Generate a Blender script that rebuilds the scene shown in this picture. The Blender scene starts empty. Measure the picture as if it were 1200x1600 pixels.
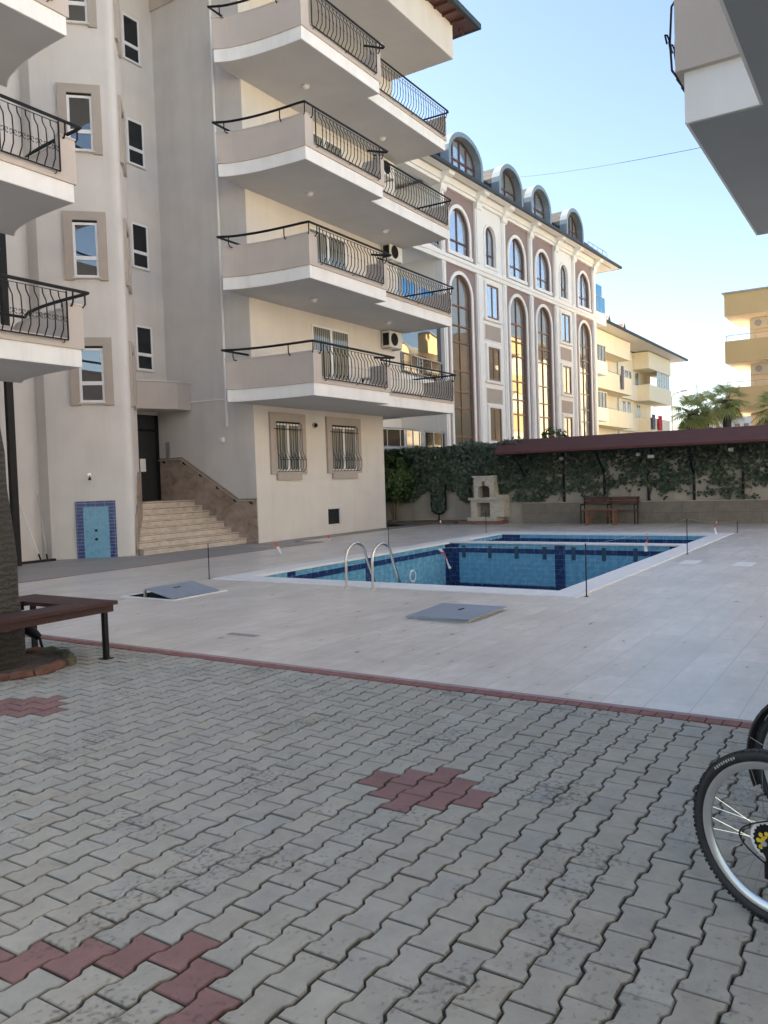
import bpy, bmesh, math, random
from mathutils import Vector, Matrix
random.seed(7)
R=math.radians; PI=math.pi
sc=bpy.context.scene
COL=sc.collection
# ---------------------------------------------------------------- materials
def nmat(name):
    m=bpy.data.materials.new(name); m.use_nodes=True
    nt=m.node_tree; b=nt.nodes['Principled BSDF']; return m,nt,b
def N(nt,t,**k):
    n=nt.nodes.new(t)
    for a,v in k.items(): setattr(n,a,v)
    return n
def lk(nt,a,b): nt.links.new(a,b)
def plain(name,col,rough=.6,metal=0,var=.08,scale=6,bump=.0,bscale=60,spec=.5,stain=0):
    m,nt,b=nmat(name)
    tc=N(nt,'ShaderNodeTexCoord')
    n=N(nt,'ShaderNodeTexNoise'); n.inputs['Scale'].default_value=scale; n.inputs['Detail'].default_value=6
    lk(nt,tc.outputs['Object'],n.inputs['Vector'])
    r=N(nt,'ShaderNodeMapRange'); r.inputs[1].default_value=.3;r.inputs[2].default_value=.7
    r.inputs[3].default_value=1-var; r.inputs[4].default_value=1+var
    lk(nt,n.outputs['Fac'],r.inputs[0])
    v=N(nt,'ShaderNodeVectorMath',operation='SCALE'); v.inputs[0].default_value=col
    lk(nt,r.outputs[0],v.inputs['Scale'])
    out=v.outputs[0]
    if stain:
        mp=N(nt,'ShaderNodeMapping'); mp.inputs['Scale'].default_value=(1.6,1.6,.16)
        lk(nt,tc.outputs['Object'],mp.inputs['Vector'])
        n3=N(nt,'ShaderNodeTexNoise'); n3.inputs['Scale'].default_value=1.5; n3.inputs['Detail'].default_value=8; n3.inputs['Roughness'].default_value=.65
        lk(nt,mp.outputs[0],n3.inputs['Vector'])
        r3=N(nt,'ShaderNodeMapRange'); r3.inputs[1].default_value=.47;r3.inputs[2].default_value=.75;r3.inputs[3].default_value=0;r3.inputs[4].default_value=stain
        lk(nt,n3.outputs['Fac'],r3.inputs[0])
        mx=N(nt,'ShaderNodeMix',data_type='RGBA'); mx.inputs[7].default_value=(col[0]*.6,col[1]*.58,col[2]*.55,1)
        lk(nt,r3.outputs[0],mx.inputs[0]); lk(nt,out,mx.inputs[6]); out=mx.outputs[2]
    lk(nt,out,b.inputs['Base Color'])
    b.inputs['Roughness'].default_value=rough; b.inputs['Metallic'].default_value=metal
    b.inputs['Specular IOR Level'].default_value=spec
    if bump:
        n2=N(nt,'ShaderNodeTexNoise'); n2.inputs['Scale'].default_value=bscale; n2.inputs['Detail'].default_value=4
        lk(nt,tc.outputs['Object'],n2.inputs['Vector'])
        bp=N(nt,'ShaderNodeBump'); bp.inputs['Strength'].default_value=bump; bp.inputs['Distance'].default_value=.01
        lk(nt,n2.outputs['Fac'],bp.inputs['Height']); lk(nt,bp.outputs[0],b.inputs['Normal'])
    return m
def brickmat(name,c1,c2,mortar,w,h,ms=.004,axis='xy',rough=.5,var=.15,offset=.5,bump=.2,spec=.5,nscale=8,streak=0,blotch=0):
    m,nt,b=nmat(name)
    tc=N(nt,'ShaderNodeTexCoord'); sep=N(nt,'ShaderNodeSeparateXYZ'); lk(nt,tc.outputs['Object'],sep.inputs[0])
    cb=N(nt,'ShaderNodeCombineXYZ')
    ix={'x':0,'y':1,'z':2}
    if axis in 'sd':   # sum of x and y against z : works on walls running either way
        ad=N(nt,'ShaderNodeMath',operation='ADD' if axis=='s' else 'SUBTRACT'); lk(nt,sep.outputs[0],ad.inputs[0]); lk(nt,sep.outputs[1],ad.inputs[1])
        lk(nt,ad.outputs[0],cb.inputs[0]); lk(nt,sep.outputs[2],cb.inputs[1])
    else:
        lk(nt,sep.outputs[ix[axis[0]]],cb.inputs[0]); lk(nt,sep.outputs[ix[axis[1]]],cb.inputs[1])
    br=N(nt,'ShaderNodeTexBrick'); br.offset=offset; br.squash=1
    br.inputs['Color1'].default_value=(*c1,1); br.inputs['Color2'].default_value=(*c2,1); br.inputs['Mortar'].default_value=(*mortar,1)
    br.inputs['Scale'].default_value=1; br.inputs['Mortar Size'].default_value=ms; br.inputs['Brick Width'].default_value=w; br.inputs['Row Height'].default_value=h
    br.inputs['Mortar Smooth'].default_value=.1
    lk(nt,cb.outputs[0],br.inputs['Vector'])
    n=N(nt,'ShaderNodeTexNoise'); n.inputs['Scale'].default_value=nscale; n.inputs['Detail'].default_value=7; n.inputs['Roughness'].default_value=.6
    if streak:
        mp=N(nt,'ShaderNodeMapping'); mp.inputs['Scale'].default_value=(1,streak,1); lk(nt,tc.outputs['Object'],mp.inputs['Vector']); lk(nt,mp.outputs[0],n.inputs['Vector'])
    else: lk(nt,tc.outputs['Object'],n.inputs['Vector'])
    r=N(nt,'ShaderNodeMapRange'); r.inputs[1].default_value=.3;r.inputs[2].default_value=.7; r.inputs[3].default_value=1-var; r.inputs[4].default_value=1+var
    lk(nt,n.outputs['Fac'],r.inputs[0])
    v=N(nt,'ShaderNodeVectorMath',operation='SCALE'); lk(nt,br.outputs['Color'],v.inputs[0]); lk(nt,r.outputs[0],v.inputs['Scale'])
    out=v.outputs[0]
    if blotch:
        nb_=N(nt,'ShaderNodeTexNoise'); nb_.inputs['Scale'].default_value=.55; nb_.inputs['Detail'].default_value=10; nb_.inputs['Roughness'].default_value=.68
        mpb=N(nt,'ShaderNodeMapping'); mpb.inputs['Scale'].default_value=(1,1.9,1); lk(nt,tc.outputs['Object'],mpb.inputs['Vector']); lk(nt,mpb.outputs[0],nb_.inputs['Vector'])
        rb=N(nt,'ShaderNodeMapRange'); rb.inputs[1].default_value=.46; rb.inputs[2].default_value=.68; rb.inputs[3].default_value=0; rb.inputs[4].default_value=blotch; lk(nt,nb_.outputs['Fac'],rb.inputs[0])
        mb_=N(nt,'ShaderNodeMix',data_type='RGBA'); mb_.inputs[7].default_value=(c1[0]*.62,c1[1]*.61,c1[2]*.60,1); lk(nt,rb.outputs[0],mb_.inputs[0]); lk(nt,out,mb_.inputs[6]); out=mb_.outputs[2]
    lk(nt,out,b.inputs['Base Color'])
    rr=N(nt,'ShaderNodeMapRange'); rr.inputs[1].default_value=.3;rr.inputs[2].default_value=.7; rr.inputs[3].default_value=rough-.1; rr.inputs[4].default_value=rough+.12
    lk(nt,n.outputs['Fac'],rr.inputs[0]); lk(nt,rr.outputs[0],b.inputs['Roughness'])
    b.inputs['Specular IOR Level'].default_value=spec
    if bump:
        inv=N(nt,'ShaderNodeMath',operation='SUBTRACT'); inv.inputs[0].default_value=1; lk(nt,br.outputs['Fac'],inv.inputs[1])
        bp=N(nt,'ShaderNodeBump'); bp.inputs['Strength'].default_value=bump; bp.inputs['Distance'].default_value=.004
        lk(nt,inv.outputs[0],bp.inputs['Height']); lk(nt,bp.outputs[0],b.inputs['Normal'])
    return m
def glassmat(name,col=(.015,.018,.022),ior=1.9,rough=.02,wob=.0,curtain=None,metal=0):
    m,nt,b=nmat(name); b.inputs['Metallic'].default_value=metal
    b.inputs['Base Color'].default_value=(*col,1); b.inputs['Roughness'].default_value=rough; b.inputs['IOR'].default_value=ior
    tc=N(nt,'ShaderNodeTexCoord')
    if wob:
        n=N(nt,'ShaderNodeTexNoise'); n.inputs['Scale'].default_value=.9; n.inputs['Detail'].default_value=1
        lk(nt,tc.outputs['Object'],n.inputs['Vector'])
        bp=N(nt,'ShaderNodeBump'); bp.inputs['Strength'].default_value=wob; bp.inputs['Distance'].default_value=.05
        lk(nt,n.outputs['Fac'],bp.inputs['Height']); lk(nt,bp.outputs[0],b.inputs['Normal'])
    if curtain:
        w=N(nt,'ShaderNodeTexWave'); w.inputs['Scale'].default_value=3.2; w.inputs['Distortion'].default_value=1.5; w.inputs['Detail'].default_value=2
        mp=N(nt,'ShaderNodeMapping'); mp.inputs['Scale'].default_value=(1,1,.05); lk(nt,tc.outputs['Object'],mp.inputs['Vector']); lk(nt,mp.outputs[0],w.inputs['Vector'])
        mx=N(nt,'ShaderNodeMix',data_type='RGBA'); mx.inputs[6].default_value=(*col,1); mx.inputs[7].default_value=(*curtain,1)
        lk(nt,w.outputs['Fac'],mx.inputs[0]); lk(nt,mx.outputs[2],b.inputs['Base Color'])
    return m
M={}
M['wall']=plain('plaster_offwhite',(.645,.62,.60),.85,var=.05,scale=1.2,bump=.3,bscale=90,stain=.20,spec=.25)
M['cream']=plain('plaster_cream',(.68,.64,.585),.85,var=.035,scale=1.3,bump=.25,bscale=90,stain=.16,spec=.25)
M['beige']=plain('plaster_rosebeige',(.55,.485,.44),.85,var=.04,scale=1.5,bump=.2,bscale=90,stain=.12,spec=.25)
M['trim']=plain('window_surround_tan',(.43,.375,.33),.85,var=.04,scale=3,bump=.2,bscale=90,spec=.25)
M['fascia']=plain('white_paint',(.86,.85,.83),.8,var=.04,scale=2,bump=.15,bscale=80,stain=.30,spec=.25)
M['soffit2']=plain('shaded_soffit_paint',(.34,.37,.385),.9,var=.05,scale=.8,stain=.1,spec=.2)  # darker copy of the soffit paint, overhang shade mixed into its colour
M['soffit']=plain('soffit_paint',(.55,.54,.52),.9,var=.05,scale=.8,stain=.1,spec=.2)
M['pvc']=plain('white_pvc',(.78,.79,.80),.35,var=.01)
M['iron']=plain('black_iron',(.008,.008,.010),.5,var=.2,spec=.25)
M['sill']=plain('marble_sill',(.60,.57,.53),.5,var=.08,scale=12)
M['glass']=glassmat('window_glass',ior=2.9,wob=.12)
M['mirror']=glassmat('reflective_window_glass',(.58,.66,.74),1.5,.02,wob=.10,metal=.72)
M['gcurt']=glassmat('curtained_glass',(.05,.055,.05),1.6,curtain=(.33,.34,.32),wob=.1)
M['gcurt2']=glassmat('cream_curtained_glass',(.035,.03,.025),1.6,curtain=(.36,.30,.22),wob=.1)
M['gdark']=glassmat('dark_tinted_glass',(.012,.015,.02),1.5,.06)
M['gwarm']=glassmat('bronze_tinted_glass',(.30,.27,.23),1.6,.02,wob=.18,metal=.5)
M['gblue']=glassmat('blue_glass',(.03,.22,.50),1.6,.05)
M['door']=plain('dark_door',(.02,.022,.025),.35,var=.2)
M['dark']=plain('dark_void',(.012,.012,.013),.9)  # near black standing in for the shade inside pits, vents and slots
M['steel']=plain('polished_steel',(.62,.60,.56),.18,1.0,var=.1,scale=20)
M['galv']=plain('grey_metal',(.42,.43,.44),.4,.6,var=.1)
M['lid']=plain('blue_grey_sheet',(.27,.325,.39),.42,.15,var=.07,scale=5,bump=.1)
M['wood']=None
def woodmat(name,c1,c2,scale=3,rough=.45,axis=(1,14,14)):
    m,nt,b=nmat(name); tc=N(nt,'ShaderNodeTexCoord'); mp=N(nt,'ShaderNodeMapping'); mp.inputs['Scale'].default_value=axis
    lk(nt,tc.outputs['Object'],mp.inputs['Vector']); n=N(nt,'ShaderNodeTexNoise'); n.inputs['Scale'].default_value=scale; n.inputs['Detail'].default_value=8
    lk(nt,mp.outputs[0],n.inputs['Vector']); mx=N(nt,'ShaderNodeMix',data_type='RGBA'); mx.inputs[6].default_value=(*c1,1); mx.inputs[7].default_value=(*c2,1)
    r=N(nt,'ShaderNodeMapRange'); r.inputs[1].default_value=.3;r.inputs[2].default_value=.7; lk(nt,n.outputs['Fac'],r.inputs[0]); lk(nt,r.outputs[0],mx.inputs[0])
    lk(nt,mx.outputs[2],b.inputs['Base Color']); b.inputs['Roughness'].default_value=rough
    return m
M['wood']=woodmat('stained_wood',(.042,.015,.015),(.066,.024,.022),rough=.62,axis=(14,1,14))
M['wood2']=woodmat('orange_wood',(.20,.085,.045),(.28,.13,.07))
M['benchwood']=woodmat('bench_brown',(.075,.030,.022),(.11,.045,.032),axis=(14,1,14))
M['eave']=woodmat('eave_boards',(.075,.030,.026),(.11,.045,.036),axis=(10,1,1))
def travertine(name,c1,c2,dirty=.5,scale=4,rough=.5):
    m,nt,b=nmat(name); tc=N(nt,'ShaderNodeTexCoord')
    mp=N(nt,'ShaderNodeMapping'); mp.inputs['Scale'].default_value=(1,1,1.6); lk(nt,tc.outputs['Object'],mp.inputs['Vector'])
    n=N(nt,'ShaderNodeTexNoise'); n.inputs['Scale'].default_value=scale; n.inputs['Detail'].default_value=9; n.inputs['Roughness'].default_value=.65; n.inputs['Distortion'].default_value=.6
    lk(nt,mp.outputs[0],n.inputs['Vector'])
    cr=N(nt,'ShaderNodeValToRGB'); e=cr.color_ramp.elements; e[0].position=.33;e[0].color=(*c1,1);e[1].position=.62;e[1].color=(*c2,1)
    x=e.new(.45); x.color=tuple(a*.5+b_*.5 for a,b_ in zip(c1,c2))+(1,)
    lk(nt,n.outputs['Fac'],cr.inputs[0]); lk(nt,cr.outputs[0],b.inputs['Base Color']); b.inputs['Roughness'].default_value=rough
    bp=N(nt,'ShaderNodeBump'); bp.inputs['Strength'].default_value=.15; bp.inputs['Distance'].default_value=.01; lk(nt,n.outputs['Fac'],bp.inputs['Height']); lk(nt,bp.outputs[0],b.inputs['Normal'])
    return m
M['marble']=travertine('stair_marble',(.40,.33,.27),(.60,.52,.44))
M['cladding']=travertine('side_marble',(.22,.16,.125),(.42,.335,.28),scale=2.2)
M['bbq']=travertine('bbq_stone',(.42,.38,.31),(.62,.58,.50),scale=6,rough=.8)
M['bbqred']=plain('bbq_red_stone',(.22,.12,.095),.8,var=.15,scale=12)
M['soot']=plain('bbq_inner_brick',(.14,.08,.06),.9,var=.3,scale=15)
M['deck']=brickmat('deck_tiles',(.71,.65,.575),(.63,.575,.505),(.44,.395,.34),.6,.3,.003,'xy',.36,.15,.5,.12,.6,3.5,2.6,.6)
M['coping']=brickmat('pool_coping',(.82,.81,.79),(.80,.79,.77),(.62,.61,.59),.35,.35,.003,'xy',.5,.05,.0,.1,.4)
M['strip']=brickmat('perimeter_paving',(.34,.325,.305),(.30,.29,.275),(.20,.19,.18),.6,.4,.004,'xy',.6,.14,.5,.15,.4,5)
M['asphalt']=plain('street_surface',(.12,.12,.12),.9,var=.2,scale=3,bump=.2)
M['poolt']=brickmat('pool_tile_blue',(.13,.38,.54),(.122,.365,.52),(.26,.48,.61),.245,.12,.0045,'s',.25,.08,.0,.15,.6)
M['poolf']=brickmat('pool_floor_tile',(.13,.38,.54),(.122,.365,.52),(.24,.46,.59),.245,.12,.004,'xy',.3,.10,.0,.15,.6)
M['poolb']=brickmat('pool_tile_navy',(.018,.045,.15),(.014,.036,.12),(.10,.16,.26),.245,.12,.004,'s',.22,.15,.0,.15,.6)
M['showt']=brickmat('shower_tile_blue',(.13,.34,.50),(.12,.325,.48),(.22,.42,.54),.12,.245,.004,'d',.3,.06,.0,.15,.6)
M['showb']=brickmat('shower_tile_navy',(.010,.030,.17),(.008,.025,.15),(.30,.36,.46),.3,.082,.004,'d',.25,.12,.0,.15,.6)
M['blank']=brickmat('stone_facing',(.235,.21,.175),(.20,.18,.15),(.15,.13,.11),.9,.34,.006,'s',.85,.16,.5,.2,.2,5)
M['gardenwall']=plain('garden_wall_plaster',(.42,.38,.32),.9,var=.1,scale=2,stain=.5,bump=.2)
M['roofred']=plain('maroon_roof_sheet',(.125,.052,.043),.85,var=.06,scale=2,spec=.15,stain=.3)
M['yellow']=plain('plaster_yellow',(.72,.52,.26),.85,var=.03,scale=1,stain=.08,spec=.2)
M['yellowp']=plain('plaster_pale_yellow',(.84,.75,.575),.85,var=.03,scale=1,stain=.06,spec=.2)
M['white']=plain('facade_white',(.84,.835,.82),.8,var=.025,scale=1,stain=.03,spec=.25)
M['mauve']=plain('facade_mauve',(.285,.215,.21),.85,var=.04,scale=1.5,bump=.2)
M['slate']=brickmat('dark_slate_roof',(.03,.034,.045),(.024,.028,.038),(.015,.016,.02),.3,.2,.01,'s',.5,.2,.5,.3)
M['zinc']=plain('zinc_dormer_sheet',(.25,.31,.345),.35,.35,var=.05,scale=3)
M['mull']=plain('brown_mullion',(.17,.085,.05),.45,var=.08)
M['dmull']=plain('dark_mullion',(.10,.055,.055),.45,var=.08)
M['tile']=plain('brown_roof_tile',(.17,.085,.06),.8,var=.25,scale=9)
M['acw']=plain('ac_casing',(.70,.68,.62),.45,var=.04)
M['plaster_white']=plain('far_white',(.72,.74,.76),.8,var=.03)
M['rubber']=plain('tyre_rubber',(.018,.018,.018),.65,var=.15,scale=30,bump=.2)
M['rim']=plain('alloy_rim',(.58,.59,.60),.28,.85,var=.03)
M['yplast']=plain('yellow_disc',(.60,.42,.03),.5)
M['tapew']=plain('tape_white',(.7,.68,.66),.6); M['taper']=plain('tape_red',(.55,.09,.06),.6)
M['red']=plain('red_cloth',(.55,.03,.05),.8); M['greycloth']=plain('grey_cloth',(.13,.12,.15),.85)
M['soil']=plain('dry_soil',(.13,.10,.075),.95,var=.35,scale=25,bump=.5)
M['ringbrick']=plain('terracotta_edging',(.165,.080,.058),.85,var=.35,scale=9,bump=.5)
M['moss']=plain('mossy_edging',(.11,.105,.065),.9,var=.35,scale=12,bump=.5)
M['brdr']=plain('red_kerb_block',(.26,.115,.10),.85,var=.18,scale=14,bump=.4)
M['pinkstrip']=plain('pale_pink_grout',(.36,.27,.26),.85,var=.1,scale=10)
M['paper']=plain('paper_notice',(.8,.8,.78),.7)
M['bulb']=plain('opal_glass',(.72,.70,.66),.3)
def barkmat():
    m,nt,b=nmat('palm_bark'); tc=N(nt,'ShaderNodeTexCoord'); w=N(nt,'ShaderNodeTexWave'); w.bands_direction='Z'; w.inputs['Scale'].default_value=5.5; w.inputs['Distortion'].default_value=6; w.inputs['Detail'].default_value=5; w.inputs['Detail Scale'].default_value=3.5
    lk(nt,tc.outputs['Object'],w.inputs['Vector']); cr=N(nt,'ShaderNodeValToRGB'); cr.color_ramp.elements[0].color=(.052,.047,.040,1); cr.color_ramp.elements[1].color=(.078,.070,.058,1)
    lk(nt,w.outputs['Fac'],cr.inputs[0]); lk(nt,cr.outputs[0],b.inputs['Base Color']); b.inputs['Roughness'].default_value=.95
    bp=N(nt,'ShaderNodeBump'); bp.inputs['Strength'].default_value=.45; bp.inputs['Distance'].default_value=.02; lk(nt,w.outputs['Fac'],bp.inputs['Height']); lk(nt,bp.outputs[0],b.inputs['Normal']); return m
M['bark']=barkmat()
def leafmat(name,c1,c2,tr=.25):
    m,nt,b=nmat(name); g=N(nt,'ShaderNodeNewGeometry'); mx=N(nt,'ShaderNodeMix',data_type='RGBA'); mx.inputs[6].default_value=(*c1,1); mx.inputs[7].default_value=(*c2,1)
    lk(nt,g.outputs['Random Per Island'],mx.inputs[0]); lk(nt,mx.outputs[2],b.inputs['Base Color']); b.inputs['Roughness'].default_value=.42
    t=N(nt,'ShaderNodeBsdfTranslucent'); lk(nt,mx.outputs[2],t.inputs['Color']); a=N(nt,'ShaderNodeMixShader'); a.inputs[0].default_value=tr
    o=nt.nodes['Material Output']; lk(nt,b.outputs[0],a.inputs[1]); lk(nt,t.outputs[0],a.inputs[2]); lk(nt,a.outputs[0],o.inputs['Surface']); return m
M['ivy']=leafmat('ivy_leaves',(.045,.075,.050),(.16,.205,.14))
M['bush']=leafmat('bush_leaves',(.035,.075,.02),(.08,.14,.04))
M['palm']=leafmat('brightened_palm_leaves',(.27,.33,.10),(.50,.52,.22),.5)  # greens lightened in the colour to stand in for sun on the far crowns
M['twig']=plain('dry_stem',(.16,.12,.085),.9,var=.2)
def pavermat():
    m,nt,b=nmat('concrete_pavers'); at=N(nt,'ShaderNodeAttribute'); at.attribute_name='pc'; tc=N(nt,'ShaderNodeTexCoord')
    n=N(nt,'ShaderNodeTexNoise'); n.inputs['Scale'].default_value=7; n.inputs['Detail'].default_value=9; n.inputs['Roughness'].default_value=.7; lk(nt,tc.outputs['Object'],n.inputs['Vector'])
    r=N(nt,'ShaderNodeMapRange'); r.inputs[1].default_value=.3;r.inputs[2].default_value=.7;r.inputs[3].default_value=.84;r.inputs[4].default_value=1.12; lk(nt,n.outputs['Fac'],r.inputs[0])
    v=N(nt,'ShaderNodeVectorMath',operation='SCALE'); lk(nt,at.outputs['Color'],v.inputs[0]); lk(nt,r.outputs[0],v.inputs['Scale'])
    # dark spots and blotches
    n2=N(nt,'ShaderNodeTexNoise'); n2.inputs['Scale'].default_value=38; n2.inputs['Detail'].default_value=3; lk(nt,tc.outputs['Object'],n2.inputs['Vector'])
    n3=N(nt,'ShaderNodeTexNoise'); n3.inputs['Scale'].default_value=2.2; n3.inputs['Detail'].default_value=5; lk(nt,tc.outputs['Object'],n3.inputs['Vector'])
    ad=N(nt,'ShaderNodeMath',operation='ADD'); lk(nt,n2.outputs['Fac'],ad.inputs[0]); m5=N(nt,'ShaderNodeMath',operation='MULTIPLY'); m5.inputs[1].default_value=.9; lk(nt,n3.outputs['Fac'],m5.inputs[0]); lk(nt,m5.outputs[0],ad.inputs[1])
    r2=N(nt,'ShaderNodeMapRange'); r2.inputs[1].default_value=1.06;r2.inputs[2].default_value=1.26;r2.inputs[3].default_value=0;r2.inputs[4].default_value=.62; lk(nt,ad.outputs[0],r2.inputs[0])
    mx=N(nt,'ShaderNodeMix',data_type='RGBA'); mx.inputs[7].default_value=(.055,.05,.045,1); lk(nt,r2.outputs[0],mx.inputs[0]); lk(nt,v.outputs[0],mx.inputs[6])
    lk(nt,mx.outputs[2],b.inputs['Base Color']); b.inputs['Roughness'].default_value=.78; b.inputs['Specular IOR Level'].default_value=.35
    n4=N(nt,'ShaderNodeTexNoise'); n4.inputs['Scale'].default_value=160; n4.inputs['Detail'].default_value=4; lk(nt,tc.outputs['Object'],n4.inputs['Vector'])
    bp=N(nt,'ShaderNodeBump'); bp.inputs['Strength'].default_value=.35; bp.inputs['Distance'].default_value=.004; lk(nt,n4.outputs['Fac'],bp.inputs['Height']); lk(nt,bp.outputs[0],b.inputs['Normal'])
    return m
M['paver']=pavermat()
# ---------------------------------------------------------------- mesh builder
BASE={}
class MB:
    def __init__(s): s.v=[];s.f=[]
    def add(s,vs,fs):
        o=len(s.v); s.v+= [tuple(v) for v in vs]; s.f+=[tuple(i+o for i in f) for f in fs]; return s
    def box(s,x0,x1,y0,y1,z0,z1):
        if x0>x1:x0,x1=x1,x0
        if y0>y1:y0,y1=y1,y0
        if z0>z1:z0,z1=z1,z0
        vs=[(x,y,z) for z in (z0,z1) for y in (y0,y1) for x in (x0,x1)]
        return s.add(vs,[(0,2,3,1),(4,5,7,6),(0,1,5,4),(2,6,7,3),(0,4,6,2),(1,3,7,5)])
    def fbox(s,F,s0,s1,d0,d1,z0,z1):   # box in a facade frame: F(s,d,z)->xyz, d outwards
        vs=[F(a,d,z) for z in (z0,z1) for d in (d0,d1) for a in (s0,s1)]
        return s.add(vs,[(0,2,3,1),(4,5,7,6),(0,1,5,4),(2,6,7,3),(0,4,6,2),(1,3,7,5)])
    def prism(s,poly,z0,z1):
        n=len(poly); vs=[(x,y,z0) for x,y in poly]+[(x,y,z1) for x,y in poly]
        return s.add(vs,[tuple(range(n))[::-1],tuple(range(n,2*n))]+[(i,(i+1)%n,(i+1)%n+n,i+n) for i in range(n)])
    def ext(s,poly,vec):
        n=len(poly); vec=Vector(vec); vs=[Vector(p) for p in poly]; vs+= [p+vec for p in vs]
        return s.add(vs,[tuple(range(n))[::-1],tuple(range(n,2*n))]+[(i,(i+1)%n,(i+1)%n+n,i+n) for i in range(n)])
    def tube(s,pts,r,n=6,closed=False,cap=True):
        P=[Vector(p) for p in pts]; k=len(P); vs=[];prev=None
        for i,p in enumerate(P):
            if closed: t=(P[(i+1)%k]-P[i-1]).normalized()
            elif i==0: t=(P[1]-P[0]).normalized()
            elif i==k-1: t=(P[-1]-P[-2]).normalized()
            else: t=((P[i+1]-p).normalized()+(p-P[i-1]).normalized()).normalized()
            if prev is None:
                a=t.orthogonal().normalized()
            else:
                a=(prev-t*prev.dot(t)); a=a.normalized() if a.length>1e-6 else t.orthogonal().normalized()
            prev=a; b=t.cross(a); rr=r[i] if isinstance(r,(list,tuple)) else r
            vs+=[p+(a*math.cos(2*PI*j/n)+b*math.sin(2*PI*j/n))*rr for j in range(n)]
        fs=[]
        for i in range(k if closed else k-1):
            i2=(i+1)%k
            fs+=[(i*n+j,i*n+(j+1)%n,i2*n+(j+1)%n,i2*n+j) for j in range(n)]
        if cap and not closed: fs+=[tuple(range(n))[::-1],tuple(range((k-1)*n,k*n))]
        return s.add(vs,fs)
    def cyl(s,c,r,h,n=20,r2=None,axis=(0,0,1)):
        c=Vector(c); ax=Vector(axis).normalized()
        return s.tube([c,c+ax*h],[r,r if r2 is None else r2],n)
    def torus(s,c,Rr,r,ax=(0,1,0),n=48,m=8,sx=1):
        c=Vector(c); ax=Vector(ax).normalized(); a=ax.orthogonal().normalized(); b=ax.cross(a); vs=[];fs=[]
        for i in range(n):
            t=2*PI*i/n; d=a*math.cos(t)+b*math.sin(t)
            for j in range(m):
                u=2*PI*j/m; vs.append(c+d*(Rr+r*math.cos(u))+ax*r*sx*math.sin(u))
        for i in range(n):
            for j in range(m): fs.append((i*m+j,i*m+(j+1)%m,((i+1)%n)*m+(j+1)%m,((i+1)%n)*m+j))
        return s.add(vs,fs)
    def ring(s,outer,inner,vec):       # band between two equal-length 3D loops, open ends closed
        n=len(outer); vec=Vector(vec); o=[Vector(p) for p in outer]; i_=[Vector(p) for p in inner]
        vs=o+i_+[p+vec for p in o]+[p+vec for p in i_]; fs=[]
        for k in range(n-1):
            fs+=[(k,k+1,n+k+1,n+k),(2*n+k,3*n+k,3*n+k+1,2*n+k+1),(k,2*n+k,2*n+k+1,k+1),(n+k,n+k+1,3*n+k+1,3*n+k)]
        fs+=[(0,n,3*n,2*n),(n-1,3*n-1,4*n-1,2*n-1)]
        return s.add(vs,fs)
def mk(name,mb,mat,parent=None,smooth=False,loc=None):
    L=BASE.get(parent.name,Vector((0,0,0))) if parent else Vector(loc or (0,0,0))
    me=bpy.data.meshes.new(name); me.from_pydata([(v[0]-L[0],v[1]-L[1],v[2]-L[2]) for v in mb.v],[],mb.f)
    bm=bmesh.new(); bm.from_mesh(me); bmesh.ops.recalc_face_normals(bm,faces=bm.faces); bm.to_mesh(me); bm.free()
    me.materials.append(M[mat] if isinstance(mat,str) else mat)
    if smooth:
        me.polygons.foreach_set('use_smooth',[True]*len(me.polygons)); me.set_sharp_from_angle(angle=R(40))
    o=bpy.data.objects.new(name,me); COL.objects.link(o)
    if parent: o.parent=parent; BASE[o.name]=L
    else: o.location=L; BASE[o.name]=L
    return o
def thing(name,label,cat,loc=(0,0,0),group=None):
    o=bpy.data.objects.new(name,None); COL.objects.link(o); o.location=loc; o.empty_display_size=.2
    o['label']=label;o['category']=cat
    if group:o['group']=group
    BASE[o.name]=Vector(loc); return o
def tag(o,label=None,cat=None,group=None,kind=None):
    for k,v in (('label',label),('category',cat),('group',group),('kind',kind)):
        if v:o[k]=v
    return o
def copytree(root,loc=None,rotz=None,label=None,scale=None):
    r=root.copy(); COL.objects.link(r)
    if loc is not None:r.location=loc
    if rotz is not None:r.rotation_euler=(0,0,rotz)
    if scale:r.scale=(scale,)*3
    if label:r['label']=label
    for ch in root.children:
        c=ch.copy(); COL.objects.link(c); c.parent=r
        for g in ch.children:
            d=g.copy(); COL.objects.link(d); d.parent=c
    return r
def struct(name,mb,mat,**k): return tag(mk(name,mb,mat,**k),kind='structure')
def rects(mb,x0,x1,y0,y1,z,holes,cuts=()):
    xs=sorted({x0,x1,*[h[0] for h in holes],*[h[1] for h in holes]}); ys=sorted({y0,y1,*[h[2] for h in holes],*[h[3] for h in holes]})
    xs=[x for x in xs if x0<=x<=x1]; ys=[y for y in ys if y0<=y<=y1]
    for a,b in zip(xs,xs[1:]):
        for c,d in zip(ys,ys[1:]):
            mx,my=(a+b)/2,(c+d)/2
            if any(h[0]<mx<h[1] and h[2]<my<h[3] for h in holes): continue
            mb.add([(a,c,z),(b,c,z),(b,d,z),(a,d,z)],[(0,1,2,3)])
    return mb
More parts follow.
